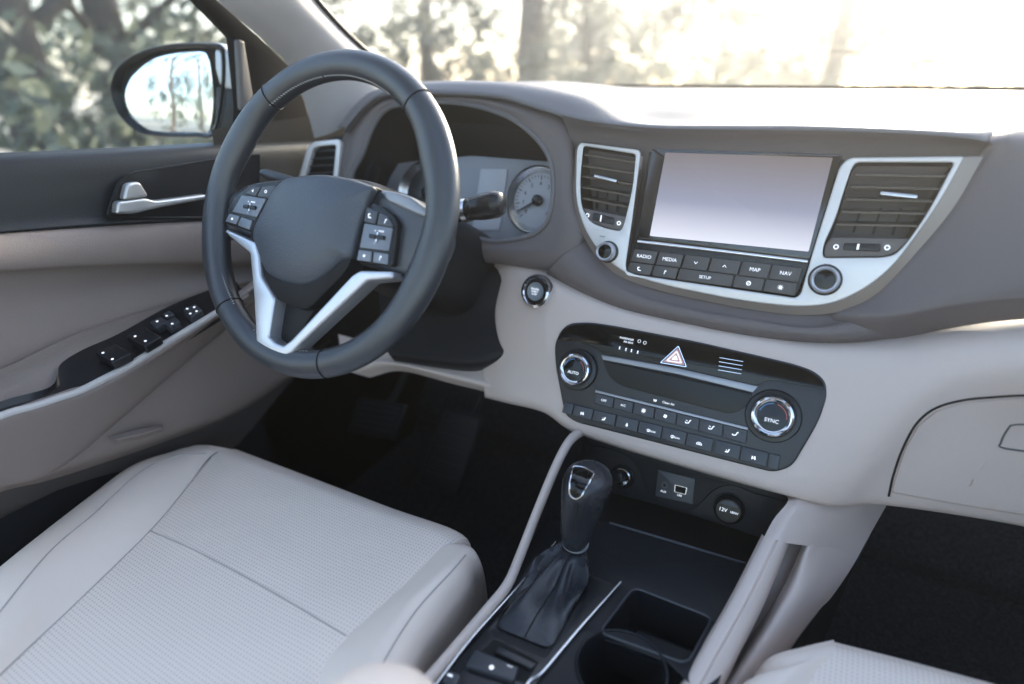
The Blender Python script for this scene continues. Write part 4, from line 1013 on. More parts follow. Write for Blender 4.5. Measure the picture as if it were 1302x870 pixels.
# storage bin walls
def well(out, depth, k, m, name, fl=None):
    c = np.mean(np.array(out), 0); g = G()
    rows = [[FD.w(*(c + (np.array(p) - c) * s), z) for p in out] for s, z in ((1.0, .0006), (.985, -.003), (.96, -depth * .5), (k, -depth), )]
    g.grid(rows, m, True); g.cap(rows[-1], fl or m); return g.obj(name, con, ang=50)
bw = well(br, .050, .90, 'console_black', 'storage_bin')
cw2 = well(circ(cup, CR, 48), .075, .86, 'console_black', 'cup_holder')
g = G().tube([FD.w(*p, .0005) for p in circ(cup, CR + .001, 48)], .0016, 'console_black', n=8, closed=True); g.obj('cup_ring', cw2)
G().tube([FD.w(*p, .0004) for p in br], .0013, 'button', n=6, closed=True).obj('bin_rim', bw)
FDl = FD.off(-.026)
G().plate(FDl, [rnd(FDl.pts([(812, 800), (884, 829), (874, 850), (795, 818)]), .004)], .03, 'console_black', .002).obj('bin_step', bw)
# tray in front of the bin, climbing to the socket panel
tr = [[X(700, 668, -.13), Z(779, 664, -.392), Z(860, 690, -.392), Z(946, 716, -.392), Z(962, 722, -.392)],
      [(-.135, -.19, -.391), Z(758, 700, -.391), Z(835, 728, -.391), Z(915, 754, -.391), Z(946, 765, -.391)],
      [(-.135, -.24, -.386), Z(747, 723, -.386), Z(810, 746, -.386), Z(895, 780, -.386), Z(926, 793, -.386)]]
tray = G().loft(tr, 'console_black', 6, 5).obj('tray', con)
G().tube([Z(775, 665, -.391), Z(860, 690, -.391), Z(948, 717, -.391)], .0018, 'button', n=8, sm=5).obj('tray_edge', tray)
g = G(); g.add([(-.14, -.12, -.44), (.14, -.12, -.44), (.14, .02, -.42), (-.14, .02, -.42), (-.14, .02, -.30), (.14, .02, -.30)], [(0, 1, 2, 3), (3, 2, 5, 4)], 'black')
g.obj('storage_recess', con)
# socket panel
FN = Frame((0, -.098, -.36), .30)
G().plate(FN, [rnd(FN.pts([(722, 538), (1014, 622), (992, 692), (957, 681), (868, 652), (779, 627), (745, 618), (728, 590)]), .003)], .02, 'console_black', .002).obj('socket_panel', con)
F = FN.off(.004)
sp_ = G().plate(F, [rnd(F.pts([(738, 538), (1010, 618), (1000, 640), (980, 634), (957, 628), (935, 618), (919, 618), (904, 626), (891, 641), (878, 650), (862, 650), (846, 645), (830, 636), (822, 622), (813, 600), (803, 584), (790, 576), (770, 571), (742, 566)]), .008)], .012, 'console_black', .0016).obj('socket_panel_upper', con)
F = FN.off(.0055)
ug = G().plate(F, [rnd(F.pts([(837, 597.5), (884, 609), (880.5, 642), (833, 631)]), .002)], .003, 'button', .0006)
c = F.px(845, 617); ug.plate(F, [circ(c, .0042, 24), circ(c, .0030, 20)], .0006, 'button_upper', 0, z=.0008); ug.plate(F, [circ(c, .0014, 14)], .0006, 'gap', 0, z=.0009)
ug.text(F, 'AUX', F.px(843.5, 625), .0036, 'ink', .0006); ug.text(F, 'USB', F.px(864, 630), .0036, 'ink', .0006)
u = F.pts([(858, 616), (874, 620), (872.5, 629), (857, 625.5)])
ug.plate(F, [rnd(u, .001)], .0006, 'satin', 0, z=.0007)
cc = np.mean(np.array(u), 0); ug.plate(F, [rnd([tuple(cc + (np.array(p) - cc) * .82) for p in u], .0008)], .0006, 'gap', 0, z=.0012)
ug.obj('aux_usb_port', con)
F = FN.off(.004); c = F.px(927, 647.5)
g = G().lathe(F, c, [(.0185, -.001), (.0185, .003), (.0170, .005), (.0158, .004)], 'dark_smooth', 44)
g.lathe(F, c, [(.0156, .004), (.0156, .0065), (.0145, .0078), (.0001, .0080)], 'dark_smooth', 44)
F4 = F.off(.0080)
g.text(F4, '12V', (c[0] - .0062, c[1]), .0064, 'ink', .0004); g.text(F4, '180W', (c[0] + .0070, c[1] - .0002), .0040, 'ink', .0004)
g.plate(F4, [[(c[0] + .0135 * math.cos(R_(a)), c[1] + .0135 * math.sin(R_(a))) for a in range(28, 153, 8)]], .0015, 'button', .0003, z=.0012)
g.obj('power_socket', con, label='round 12V power socket cap')
c = F.px(791.5, 606)
g = G().lathe(F, c, [(.0165, -.001), (.0165, .002), (.0150, .0035)], 'dark_smooth', 40)
g.lathe(F, c, [(.0125, .002), (.0125, .0060), (.0112, .0072), (.0100, .0060), (.0095, -.004), (.0001, -.004)], 'chrome', 40); lt = g.obj('lighter_socket', con)
pl = WPp = F.w(*c, .0); q = pl + F.n * .016 - F.u * .006 + F.v * .002
g = G().tube([pl, pl + (q - pl) * .9, q], [.0075, .0075, .0062], 'dark_smooth', n=24)
g.tube([pl + (q - pl) * .72, pl + (q - pl) * .80], .0081, 'chrome', n=24); g.obj('lighter_knob', lt)
# rails
LP = [(752, 546, -.128), (744, 547, -.131), (734, 552, -.135), (722, 564, -.135), (706, 595, -.135), (681, 656, -.135), (662, 705, -.135), (645, 744, -.135), (618, 778, -.136), (560, 847, -.137), (520, 893, -.138)]
P = [X(*p) for p in LP[:7]] + [Z(*p) for p in ((662, 705, -.374), (645, 744, -.379), (618, 778, -.380), (560, 847, -.380), (520, 893, -.380))]
P.pop(6)
ys = [p[1] for p in P]; zs = [p[2] for p in P]
P = cr(P, 6)
rows = []
for k in range(len(P)):
    p = P[k]; t = P[min(k + 1, len(P) - 1)] - P[max(k - 1, 0)]; t /= np.linalg.norm(t); s_ = np.array((1.0, 0, 0)); up = np.cross(s_, t); up /= np.linalg.norm(up)
    if up[2] < 0 and abs(up[2]) > .2: up = -up
    rows.append([p + s_ * .0055 * math.cos(a) * 1.0 + up * (.007 * math.sin(a)) for a in [2 * math.pi * j / 14 for j in range(14)]])
g = G(); g.grid(rows, 'beige', True); rl = g.obj('side_rail', con, ang=60)
g = G(); g.grid([[p + np.array((.001, .0, -.004)) for p in P], [np.array((p[0] - .002, p[1], min(p[2] - .02, DZ - .01))) for p in P], [np.array((p[0] - .006, p[1], -.70)) for p in P]], 'console_black')
g.obj('side_wall', con)
FR = Frame((0, -.20, -.342), 0, (1, 0, 0), (0, .95, .31))
def rr3(L): return [[FR.off(o).w(*FR.off(o).px(x, y)) for x, y, o in row] for row in L]
top = [[(996, 628, -.03), (1010, 625, -.012), (1018, 624, -.010), (1060, 626, -.035), (1100, 628, -.07), (1134, 628, -.12)],
       [(1002, 637, .002), (1013, 640, .006), (1021, 642, .003), (1055, 642, -.022), (1095, 645, -.06), (1128, 641, -.11)],
       [(984, 660, .002), (997, 663, .006), (1006, 666, .003), (1036, 668, -.018), (1074, 672, -.06), (1110, 673, -.11)],
       [(972, 682, .002), (985, 686, .006), (997, 690, .000), (1024, 694, -.024), (1056, 700, -.065), (1092, 706, -.11)]]
G().loft(rr3(top), 'beige', 7, 6).obj('console_shoulder', con, ang=60)
rail = [[(969, 679, -.012), (972, 682, .002), (985, 685, .006), (989, 686, .0035), (992, 687, .0045), (1001, 690, -.006), (1003, 693, -.04)],
        [(931, 754, -.012), (934, 756, .002), (948, 760, .006), (952, 761, .0035), (955, 762, .0045), (969, 765, -.008), (971, 770, -.04)],
        [(898, 812, -.012), (901, 814, .002), (916, 817, .006), (920, 818, .0035), (923, 819, .0045), (940, 822, -.008), (942, 828, -.04)],
        [(869, 862, -.012), (872, 864, .002), (888, 868, .006), (892, 869, .0035), (896, 870, .0045), (915, 872, -.008), (917, 880, -.04)],
        [(840, 912, -.012), (843, 914, .002), (860, 920, .006), (864, 921, .0035), (868, 922, .0045), (890, 926, -.008), (892, 930, -.04)]]
G().loft(rr3(rail), 'beige', 5, 6).obj('side_rail', con, ang=60)
outer = [[(1024, 672, -.06), (1034, 670, -.026), (1052, 671, -.042), (1078, 673, -.072), (1104, 674, -.118)],
         [(1018, 690, -.065), (1026, 694, -.030), (1042, 697, -.046), (1067, 702, -.078), (1092, 706, -.1115)],
         [(1000, 732, -.08), (1007, 738, -.042), (1024, 743, -.044), (1045, 748, -.076), (1067, 746, -.116)],
         [(972, 781, -.085), (980, 787, -.046), (996, 790, -.048), (1014, 793, -.078), (1036, 787, -.125)],
         [(938, 832, -.085), (947, 837, -.046), (963, 842, -.048), (982, 845, -.078), (1005, 829, -.128)],
         [(902, 886, -.085), (911, 890, -.046), (928, 893, -.048), (948, 896, -.080), (969, 885, -.13)]]
G().loft(rr3(outer), 'beige', 6, 6).obj('outer_rail', con, ang=60)
g = G(); g.loft(rr3([[(990, 660, -.05), (1050, 672, -.055), (1080, 690, -.14)], [(968, 700, -.055), (1010, 720, -.060), (1040, 740, -.15)], [(930, 770, -.075), (980, 790, -.080), (1010, 800, -.16)], [(850, 920, -.10), (900, 925, -.11), (960, 920, -.17)]]), 'shaded_beige', 5, 5)
g.obj('pocket_back', con)
g = G(); g.grid([[FR.off(-.115).w(*FR.off(-.115).px(x, y)) for x, y in [(1126, 636), (1090, 707), (1035, 786), (1004, 828), (968, 884)]], [(.175, -.10, -.70), (.16, -.22, -.70), (.15, -.34, -.70), (.14, -.46, -.70), (.13, -.60, -.70)]], 'console_black'); g.obj('side_wall', con)

# shift plate, chrome strip, buttons
F = FD.off(.0035)
spl = [(560, 874), (684, 866), (737, 799), (787, 741), (741, 724), (700, 712), (664, 748), (612, 808)]
bo2 = [tuple(np.array(p)) for p in F.pts([(629, 799), (700, 828), (752, 735), (681, 706)])]
rec_ = rnd(F.pts([(629, 812), (686, 841), (672, 866), (590, 848), (600, 838)]), .003)
G().plate(F, [rnd(F.pts([(545, 880), (676, 880), (686, 862), (737, 799), (787, 742), (741, 724), (700, 708), (664, 748), (612, 808)]), .004), rnd(bo2, .008)], .004, 'dark_smooth', .0008).obj('shift_plate', con)
G().tube([F.w(*F.px(*p), .0008) for p in [(664, 882), (674, 866), (688, 857), (712, 829), (740, 796), (765, 768), (789, 741)]], .0018, 'satin', n=8, sm=5).obj('chrome_strip', con)
G().tube([F.w(*F.px(*p), .0008) for p in [(552, 874), (600, 812), (660, 745), (706, 690)]], .0011, 'satin', n=8, sm=5).obj('chrome_strip', con)
F = FD.off(.0042)
G().plate(F, [rnd(F.pts([(629, 812), (686, 841), (668, 868), (590, 849)]), .003)], .003, 'gap', .0005).obj('switch_recess', con)
F = FD.off(.0085)
g = G().plate(F, [rnd(F.pts([(604, 825), (660, 848), (653, 866), (592, 846)]), .003)], .008, 'button', .0012); g.plate(F, [circ(F.px(625, 849), .0022, 18)], .0004, 'ink', 0, z=.0005); stroke(g, F, F.px(648, 848), [(-2.5, 0), (2.5, .4)], .0006); g.obj('drive_mode_button', con)
g = G().plate(F, [rnd(F.pts([(634, 820), (682, 843), (676, 851), (628, 828)]), .002)], .006, 'dark_smooth', .001); g.obj('button', con)
g = G().plate(F, [rnd(F.pts([(570, 852), (586, 858), (580, 872), (562, 866)]), .002)], .008, 'button', .001); stroke(g, F, F.px(573, 860), [(-2.5, 0), (1.0, .4)], .0020); g.obj('button', con)

# ---- gear lever with boot
lev = thing('gear_lever', 'automatic gear lever with grey leather knob, chrome edged inlay and folded leather boot', 'gear lever', tuple(FD.w(*np.mean(np.array(bo), 0))))
neck = X(731, 694, -.079)
ax_ = X(745, 600, -.070) - neck; ax_ /= np.linalg.norm(ax_)
nu = np.array((1.0, 0, 0)); nu -= ax_ * (nu @ ax_); nu /= np.linalg.norm(nu); nv = np.cross(ax_, nu)
base = rnd(FD.pts([(630, 799), (700, 827), (751, 735), (682, 707)]), .010, 6)
base = cr([np.array(p) for p in lin(base, 2)], 1, True); NB = 96
bp_ = np.array(base); L = np.r_[0, np.cumsum(np.linalg.norm(np.diff(np.r_[bp_, bp_[:1]], axis=0), axis=1))]
samp = np.linspace(0, L[-1], NB, endpoint=False); b2 = np.stack([np.interp(samp, L, np.r_[bp_[:, k], bp_[:1, k]]) for k in (0, 1)], 1)
bc = b2.mean(0); rows = []
a0 = [math.atan2(p[1] - bc[1], p[0] - bc[0]) for p in b2]
nb = []
for s in np.linspace(0, 1, 22):
    row = []
    for k in range(NB):
        pb = FD.w(*b2[k], .002); an = a0[k]
        pn = neck + nu * .0135 * math.cos(an) + nv * .0135 * math.sin(an)
        w_ = s ** .72
        p = pb * (1 - w_) + pn * w_
        p = p + np.array((0, 0, 1.0)) * (.030 * (s * (1 - s)) ** 1.0 - .012 * math.sin(math.pi * s) ** 2)
        # folds that run from the corners to the neck
        f = .0078 * math.sin(math.pi * min(1, s * 1.08)) * (math.cos(4 * an + 1.2) * .9 + .55 * math.cos(7 * an + 2.2 * s + .6) + .3 * math.cos(11 * an + 3 * s))
        out_ = (pb - FD.w(*bc)); out_ = out_ / (np.linalg.norm(out_) + 1e-9)
        row.append(p + out_ * f + np.array((0, 0, f * .5)))
    rows.append(row)
mat('boot_leather', (.022, .025, .032), .27, bump=.35, bscale=700, noise=.03, nscale=20, spec=.6)
g = G().grid(rows, 'boot_leather', True); boot = g.obj('leather_boot', lev, ang=80)
for side in (0, ):
    kk = [int(np.argmin([abs((a - t + math.pi) % (2 * math.pi) - math.pi) for a in a0])) for t in (math.atan2(*(np.array(FD.px(664, 814)) - bc)[::-1]),)]
    G().tube([rows[i][kk[0]] + np.array((0, -.0003, .0006)) for i in range(0, 22)], .0007, 'gap', n=5).obj('boot_seam', lev)
g = G(); 
g.tube([neck - ax_ * .014, neck - ax_ * .004, neck + ax_ * .004], [.0155, .0135, .0140], 'boot_leather', n=28, sm=3); g.obj('neck_collar', lev)
g = G().tube([neck + ax_ * .0035, neck + ax_ * .0065], .0155, 'silver_wheel', n=36); g.obj('chrome_ring', lev)
S_ = []
for cxx, cyy, wd, el, xx in ((730.5, 690, 31, 1.05, -.079), (733, 676, 40, 1.1, -.078), (737, 657, 47, 1.15, -.077), (741, 640, 54, 1.2, -.0755), (745, 624, 60, 1.22, -.074), (747.5, 613, 62, 1.22, -.073), (748, 605, 56, 1.2, -.0725), (748, 600.5, 38, 1.2, -.072), (748, 599, 3, 1.2, -.072)):
    c = X(cxx, cyy, xx); r_ = wd / 2 * ((c - CAM) @ _d) / FPX
    S_.append([c + nu * r_ * math.cos(a) + nv * r_ * el * math.sin(a) for a in [2 * math.pi * k / 32 for k in range(32)]])
g = G().loft(S_, 'boot_leather', 1, 6, closed=True); kn_ = g.obj('knob', lev, ang=80)
kt = surf_y(kn_)
il = [(728.5, 592.5), (742, 594), (756, 602), (748, 616), (738, 633), (731, 635), (724, 630), (724.5, 612)]
patch(il, 'piano', 'gloss_inlay', lev, kt, .0008, (.0010, 'chrome'))
seam(kt, [(734, 640), (733, 655), (731, 670), (729, 684)], .0006, 'gap', 'knob_seam', lev, .0003)
for k in range(9):
    y = 641 + k * 5; pts = [on(kt, 731.5 - k * .35, y, .0003), on(kt, 736 - k * .35, y + 1, .0003)]
g = G()
for k in range(10):
    y = 641 + k * 4.6
    for dx in (-3.6, 3.0):
        a = on(kt, 733.5 - k * .45 + dx, y, .0003); b = on(kt, 733.5 - k * .45 + dx, y + 2.4, .0003)
        if a is not None and b is not None: g.tube([a, b], .0005, 'gap', n=5)
g.obj('stitches', lev)

# ---- console armrest end, close to the lens
ar = thing('armrest', 'pale rounded end of the centre armrest beside the driver seat cushion', 'armrest', tuple(Z(470, 880, -.26)))
P0 = Z(474, 925, -.27)
g = G(); rows = []
for k in range(13):
    a = math.pi / 2 * k / 12
    rows.append([P0 + np.array((.050 * math.cos(a) * math.cos(t), .050 * math.cos(a) * math.sin(t), .024 * math.sin(a) - .005)) for t in [2 * math.pi * j / 36 for j in range(36)]])
rows.insert(0, [p - np.array((0, 0, .06)) for p in rows[0]])
g.grid(rows, 'seat_leather', True); g.obj('cushion', ar, ang=80)

# ================================================================== SEATS
seat = thing('driver_seat', 'light grey perforated leather driver seat cushion in front of the steering wheel', 'car seat', (-.41, -.6, -.70))
# centre panel: rows from the back to the front, rolling over the front edge
ctr = [[(-160, 1010), (-20, 1030), (150, 1060), (330, 1100)], [(0, 861), (120, 885), (260, 920), (400, 960)], [(96, 766), (180, 790), (300, 830), (408, 858)], [(190, 675), (270, 712), (355, 760), (442, 810)],
       [(236, 620), (330, 660), (430, 705), (516, 742)], [(268, 582), (360, 618), (465, 660), (560, 697)]]
zc = [-.425, -.412, -.402, -.394, -.386, -.381]
rows = [[Z(x, y, z + (.0 if j in (0, 3) else -.004)) for j, (x, y) in enumerate(r)] for r, z in zip(ctr, zc)]
fe = rows[-1]
ck = (0, 0, 0, 0)
for dy, dz in ((.024, -.001), (.045, -.013), (.055, -.040), (.050, -.110)): rows.append([p + np.array((0, dy - .010 * e, dz - .010 * e)) for p, e in zip(fe, ck)])
rows = [r + [r[-1] + np.array((.008, -.002 if i < 6 else -.016, -.022))] for i, r in enumerate(rows)]
cpn = G().loft(rows, 'seat_perf', 8, 8).obj('centre_panel', seat, ang=80)
ct = surf_y(cpn)
# left bolster
Lb = [[(-160, 1010, -.425), (-190, 960, -.395), (-210, 930, -.385), (-250, 905, -.40), (-260, 930, -.47)],
      [(0, 861, -.412), (-15, 825, -.388), (-30, 790, -.378), (-60, 768, -.392), (-70, 800, -.46)],
      [(96, 766, -.402), (80, 725, -.380), (62, 700, -.371), (38, 690, -.384), (25, 720, -.45)],
      [(190, 675, -.394), (165, 650, -.374), (140, 634, -.366), (118, 628, -.378), (100, 660, -.44)],
      [(236, 620, -.386), (210, 602, -.370), (190, 592, -.365), (168, 592, -.376), (150, 622, -.44)],
      [(268, 580, -.381), (248, 576, -.374), (230, 574, -.374), (212, 578, -.384), (198, 605, -.44)]]
def sb_(L):
    rows = [[Z(*p) for p in r] for r in L]; fe = rows[-1]
    rows.append([p + np.array((0, .024, -.006)) for p in fe]); rows.append([p + np.array((0, .042, -.020)) for p in fe]); rows.append([p + np.array((0, .048, -.10)) for p in fe])
    return rows
lb = G().loft(sb_(Lb), 'seat_leather', 7, 7).obj('side_bolster', seat, ang=80)
Rb = [[(330, 1100, -.425), (430, 1080, -.395), (470, 1070, -.385), (520, 1075, -.41), (530, 1120, -.50)],
      [(400, 960, -.412), (450, 935, -.390), (480, 920, -.380), (520, 930, -.405), (540, 980, -.50)],
      [(408, 858, -.402), (452, 848, -.382), (487, 838, -.373), (528, 852, -.40), (556, 905, -.50)],
      [(442, 810, -.394), (490, 785, -.375), (525, 775, -.368), (562, 790, -.395), (590, 850, -.50)],
      [(516, 742, -.386), (545, 730, -.372), (570, 726, -.368), (592, 745, -.395), (603, 800, -.48)],
      [(560, 697, -.381), (576, 698, -.376), (590, 704, -.376), (600, 722, -.395), (606, 760, -.45)]]
rows = [[Z(*p) for p in r] for r in Rb]; fe = rows[-1]
rows.append([fe[k] + np.array((0, .018 - .0015 * k, -.006)) for k in range(5)]); rows.append([fe[k] + np.array((0, .034 - .004 * k, -.020)) for k in range(5)]); rows.append([fe[k] + np.array((0, .042 - .004 * k, -.050)) for k in range(5)]); rows.append([fe[k] + np.array((0, .050 - .005 * k, -.12)) for k in range(5)])
rows = [r + [r[-1] + np.array((.004, 0, -.12))] for r in rows]
rb_ = G().loft(rows, 'seat_leather', 7, 7).obj('side_bolster', seat, ang=80)
rt = surf_y(rb_); lt_ = surf_y(lb)
seam(ct, [(190, 675), (255, 704), (340, 750), (400, 785), (440, 809)], .0009, 'seam_thread', 'seam', seat, .0, n=6)
seam((ct, lt_), [(-2, 860), (50, 811), (96, 768), (190, 676), (236, 622), (268, 583)], .0009, 'seam_thread', 'seam', seat, .0)
seam(rt, [(592, 706), (573, 728), (528, 778), (490, 838), (484, 860)], .0010, 'seam_thread', 'piping', seat, .0)
seam(lt_, [(-10, 790), (60, 705), (118, 655), (150, 625), (182, 598), (222, 580), (262, 577)], .0010, 'seam_thread', 'piping', seat, .0)
sk = G().box((-.68, -1.1, -.70), (-.20, -.30, -.47), 'dark', .03).obj('seat_base', seat)

ps = thing('passenger_seat', 'front edge of the light grey passenger seat cushion at the lower right', 'car seat', (.4, -.6, -.70))
zp = [-.385, -.375, -.372]
R1 = [[(1000, 1000), (1150, 1040), (1400, 1100)], [(1030, 868), (1160, 890), (1330, 940)], [(1060, 832), (1160, 858), (1330, 905)]]
rows = [[Z(x, y, z) for x, y in r] for r, z in zip(R1, zp)]; fe = rows[-1]
rows += [[p + np.array((0, .016, -.004)) for p in fe], [p + np.array((0, .028, -.020)) for p in fe], [p + np.array((0, .030, -.10)) for p in fe]]
G().loft(rows, 'seat_perf', 8, 7).obj('centre_panel', ps, ang=80)
Lp = [[(1000, 1000, -.385), (940, 990, -.365), (880, 1000, -.39), (870, 1040, -.46)], [(1030, 868, -.375), (985, 864, -.362), (935, 880, -.38), (915, 920, -.45)], [(1060, 832, -.372), (1020, 842, -.366), (975, 856, -.378), (945, 890, -.44)]]
rows = [[Z(*p) for p in r] for r in Lp]; fe = rows[-1]
rows += [[p + np.array((0, .017, -.003)) for p in fe], [p + np.array((0, .029, -.018)) for p in fe], [p + np.array((0, .032, -.10)) for p in fe]]
pb_ = G().loft(rows, 'seat_leather', 7, 7).obj('side_bolster', ps, ang=80)
G().box((.20, -1.1, -.70), (.68, -.33, -.47), 'dark', .03).obj('seat_base', ps)

# ================================================================== OUTSIDE
def leafmat(name, c, tr):
    m = bpy.data.materials.new(name); m.use_nodes = True; t = m.node_tree; b = t.nodes['Principled BSDF']; o = t.nodes['Material Output']
    b.inputs['Roughness'].default_value = .35
    oi = t.nodes.new('ShaderNodeNewGeometry')
    r = t.nodes.new('ShaderNodeValToRGB'); r.color_ramp.elements[0].color = (*[x * .55 for x in c], 1); r.color_ramp.elements[1].color = (*[x * 1.5 for x in c], 1)
    t.links.new(oi.outputs['Random Per Island'], r.inputs[0]); t.links.new(r.outputs[0], b.inputs['Base Color'])
    tl = t.nodes.new('ShaderNodeBsdfTranslucent'); tl.inputs[0].default_value = (*tr, 1)
    mx = t.nodes.new('ShaderNodeMixShader'); mx.inputs[0].default_value = .35
    t.links.new(b.outputs[0], mx.inputs[1]); t.links.new(tl.outputs[0], mx.inputs[2]); t.links.new(mx.outputs[0], o.inputs[0])
    M[name] = m
leafmat('leaf_green', (.10, .12, .108), (.24, .27, .20))
leafmat('leaf_grey', (.105, .125, .115), (.28, .30, .24))
mat('ground', (.34, .32, .27), .95, noise=.5, nscale=1.5)
g = G(); N = 40; GZ = -1.15
rng = np.random.default_rng(3)
xs = np.linspace(-60, 60, 49)
rows = [[(x, y, GZ + .5 * math.sin(x * .21 + 1) * math.sin(y * .17) * min(1, (abs(x) + abs(y)) / 20)) for x in xs] for y in xs]
g.grid(rows, 'ground'); struct(g, 'ground')
def crown_mesh(seed, R, H, n, leaf, m):
    r = np.random.default_rng(seed)
    nc = 34; cc = []
    while len(cc) < nc:
        p = r.uniform(-1, 1, 3)
        if .25 < np.linalg.norm(p) < 1: cc.append(p)
    cc = np.array(cc) * (R, R, H)
    ci = r.integers(0, nc, n); cs = r.uniform(.08, .20, nc) * R
    P = cc[ci] + r.normal(0, 1, (n, 3)) * cs[ci][:, None] * .55
    a = r.normal(0, 1, (n, 3)); a /= np.linalg.norm(a, axis=1)[:, None]
    b = r.normal(0, 1, (n, 3)); b -= a * (a * b).sum(1)[:, None]; b /= np.linalg.norm(b, axis=1)[:, None]
    s = r.uniform(.6, 1.4, n)[:, None] * leaf
    V = np.stack([P - a * s, P + b * s * .45 - a * s * .2, P + a * s, P - b * s * .45 - a * s * .2], 1).reshape(-1, 3)
    me = bpy.data.meshes.new('crown'); me.from_pydata([], [], [])
    me.vertices.add(len(V)); me.vertices.foreach_set('co', V.ravel()); me.loops.add(4 * n); me.loops.foreach_set('vertex_index', np.arange(4 * n))
    me.polygons.add(n); me.polygons.foreach_set('loop_start', np.arange(0, 4 * n, 4)); me.polygons.foreach_set('loop_total', np.full(n, 4))
    me.materials.append(M[m]); me.update(); me.validate(); return me
CM = [crown_mesh(1, 1.9, 2.0, 3000, .055, 'leaf_green'), crown_mesh(2, 1.8, 2.2, 3800, .048, 'leaf_grey'), crown_mesh(5, 1.0, .8, 800, .05, 'leaf_green')]
def trunk_mesh(seed, h, r0):
    r = random.Random(seed); g = G()
    P = [np.array((0, 0, 0.0))]
    for k in range(6): P.append(P[-1] + np.array((r.uniform(-.08, .08), r.uniform(-.08, .08), h / 6)))
    g.tube(P, [r0 * 1.25, r0, r0 * .9, r0 * .8, r0 * .65, r0 * .5, r0 * .3], 'bark', n=12, sm=3)
    for k in range(8):
        s = P[2 + k % 4]; a = r.uniform(0, 6.28); l = r.uniform(.7, 1.4)
        g.tube([s, s + np.array((math.cos(a) * l * .5, math.sin(a) * l * .5, l * .35)), s + np.array((math.cos(a) * l, math.sin(a) * l, l * .9))], [r0 * .35, r0 * .22, r0 * .08], 'bark', n=7, sm=3)
    o = g.obj('tmp_trunk'); me = o.data; bpy.data.objects.remove(o); return me
TM = [trunk_mesh(1, 4.2, .14), trunk_mesh(2, 4.6, .20)]
def tree(az, dist, k, label, sc=1.0, zc=None, tk=None, name='tree', cat='tree'):
    a = R_(az); x, y = CAM[0] + dist * math.sin(a), CAM[1] + dist * math.cos(a)
    t = thing(name, label, cat, (x, y, GZ), 'trees around the car' if name == 'tree' else 'bushes around the car')
    t.scale = (sc, sc, sc); t.rotation_euler.z = random.uniform(0, 6.28)
    c = bpy.data.objects.new('crown', CM[k]); COL.objects.link(c); c.parent = t; c.location = (0, 0, zc if zc is not None else 3.0)
    if tk is not None: d = bpy.data.objects.new('trunk', TM[tk]); COL.objects.link(d); d.parent = t
    return t
# azimuth from straight ahead, positive to the passenger side
def azpx(px): d = ray(px, 100); return math.degrees(math.atan2(d[0], d[1]))
where = 'seen through the'
TL = [(20, 5.2, 0, 1), (150, 6.0, 1, 0), (245, 7.2, 0, None), (345, 7.0, 1, None), (455, 8.5, 1, None), (545, 9.5, 0, 0), (672, 9.0, 1, 1), (745, 11.0, 1, 0), (860, 12, 0, None), (950, 13, 1, None), (1060, 12, 0, 0), (1190, 14, 1, None)]
TLAB = ['thick trunked tree at the far left of the side window, nearest of the trees', 'slim dark trunked tree left of the door mirror', 'leafy tree directly behind the door mirror', 'tree half hidden behind the windscreen pillar',
        'pale leafed tree just right of the windscreen pillar', 'blurred green tree above the instrument hood', 'thick dark trunked tree in the middle of the windscreen', 'slim tree just right of the thick windscreen trunk', 'sunlit hazy tree above the centre screen', 'hazy tree above the right end of the centre screen', 'faint slim trunked tree in the glare above the right air vent', 'faintest tree in the glare at the far right of the windscreen']
for (px, d, k, tk), lab in zip(TL, TLAB): tree(azpx(px), d, k, lab, random.uniform(.9, 1.15), 2.6, tk)
BL = [(40, 3.9, 'low bush under the left edge of the side window'), (110, 4.3, 'bush left of the door mirror close to the car'), (215, 5.0, 'bush behind the lower half of the door mirror'), (330, 5.4, 'bush beside the dark sail panel'), (430, 6.6, 'low bush at the foot of the windscreen pillar'), (520, 7.2, 'low bush above the steering wheel rim'), (610, 7.6, 'low bush above the instrument hood'), (720, 8.6, 'low bush where the dashboard top meets the windscreen'), (820, 11, 'distant low bush above the centre screen')]
for px, d, lab in BL: tree(azpx(px), d, 2, lab, random.uniform(.95, 1.2), .9, None, 'bush', 'bush')
for az_, d_, lab in ((-152, 8, 'leafy tree behind the car, seen in the door mirror'), (-166, 10, 'farther tree behind the car, seen at the inner edge of the door mirror')): tree(az_, d_, 0, lab, 1.1, 2.4, 0)
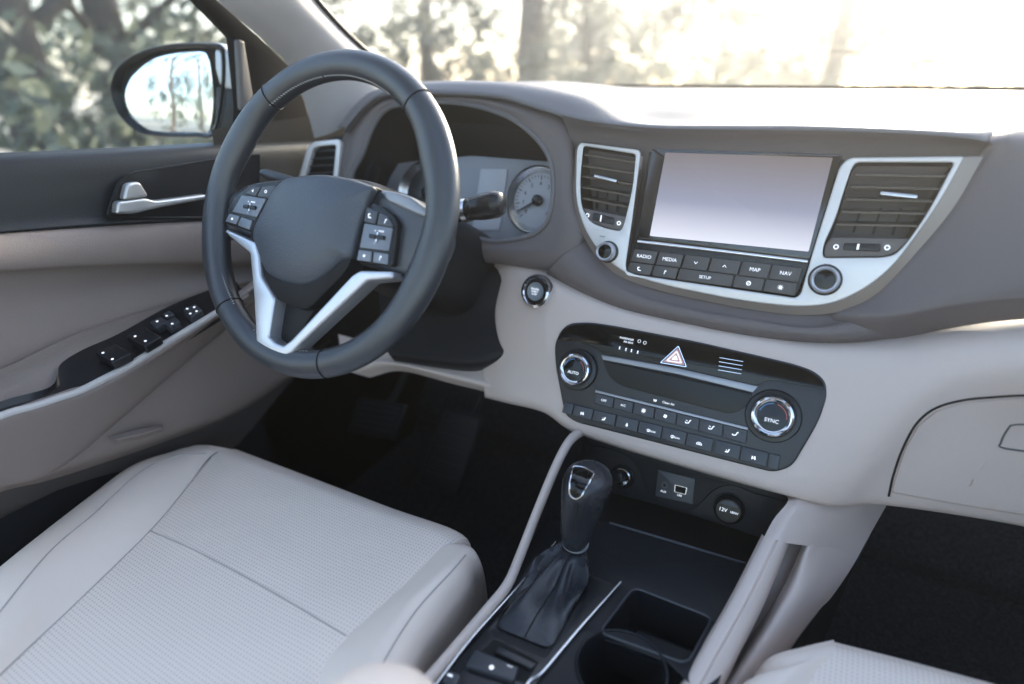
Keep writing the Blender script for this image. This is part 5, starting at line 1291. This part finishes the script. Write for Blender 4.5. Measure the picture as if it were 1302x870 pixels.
# far-off wood that closes the view
r = np.random.default_rng(11); g = []
me_n = 9000; az = np.radians(-28 + 56 * r.beta(1.0, 1.7, me_n)); dd = r.uniform(17, 26, me_n)
zz = GZ + r.uniform(0, 1, me_n) ** 1.2 * (4.6 + 1.6 * np.sin(az * 9) + 1.3 * np.sin(az * 23 + 1))
P = np.stack([CAM[0] + dd * np.sin(az), CAM[1] + dd * np.cos(az), zz], 1)
a = r.normal(0, 1, (me_n, 3)); a /= np.linalg.norm(a, axis=1)[:, None]; b = r.normal(0, 1, (me_n, 3)); b -= a * (a * b).sum(1)[:, None]; b /= np.linalg.norm(b, axis=1)[:, None]
s = r.uniform(.10, .24, me_n)[:, None]
V = np.stack([P - a * s, P + b * s * .5, P + a * s, P - b * s * .5], 1).reshape(-1, 3)
me = bpy.data.meshes.new('far_wood'); me.vertices.add(len(V)); me.vertices.foreach_set('co', V.ravel()); me.loops.add(4 * me_n); me.loops.foreach_set('vertex_index', np.arange(4 * me_n))
me.polygons.add(me_n); me.polygons.foreach_set('loop_start', np.arange(0, 4 * me_n, 4)); me.polygons.foreach_set('loop_total', np.full(me_n, 4)); me.materials.append(M['leaf_grey']); me.update(); me.validate()
o = bpy.data.objects.new('far_wood', me); COL.objects.link(o); o['kind'] = 'stuff'; o['label'] = 'blurred far wood closing the view outside the car'; o['category'] = 'wood'

# air volume added for the glare towards the sun and paler trees
hz = bpy.data.materials.new('glare_haze'); hz.use_nodes = True; t = hz.node_tree
for n in list(t.nodes): t.nodes.remove(n)
oo = t.nodes.new('ShaderNodeOutputMaterial'); pv = t.nodes.new('ShaderNodeVolumePrincipled')
pv.inputs['Color'].default_value = (1, 1, 1, 1); pv.inputs['Density'].default_value = .018; pv.inputs['Anisotropy'].default_value = .70
t.links.new(pv.outputs[0], oo.inputs['Volume']); M['glare_haze'] = hz
G().box((-61, -61, GZ - 1.6), (61, 61, 11), 'glare_haze').obj('glare_haze', None, kind='stuff', label='misty air added around the car for the sun glare', category='glare_haze')
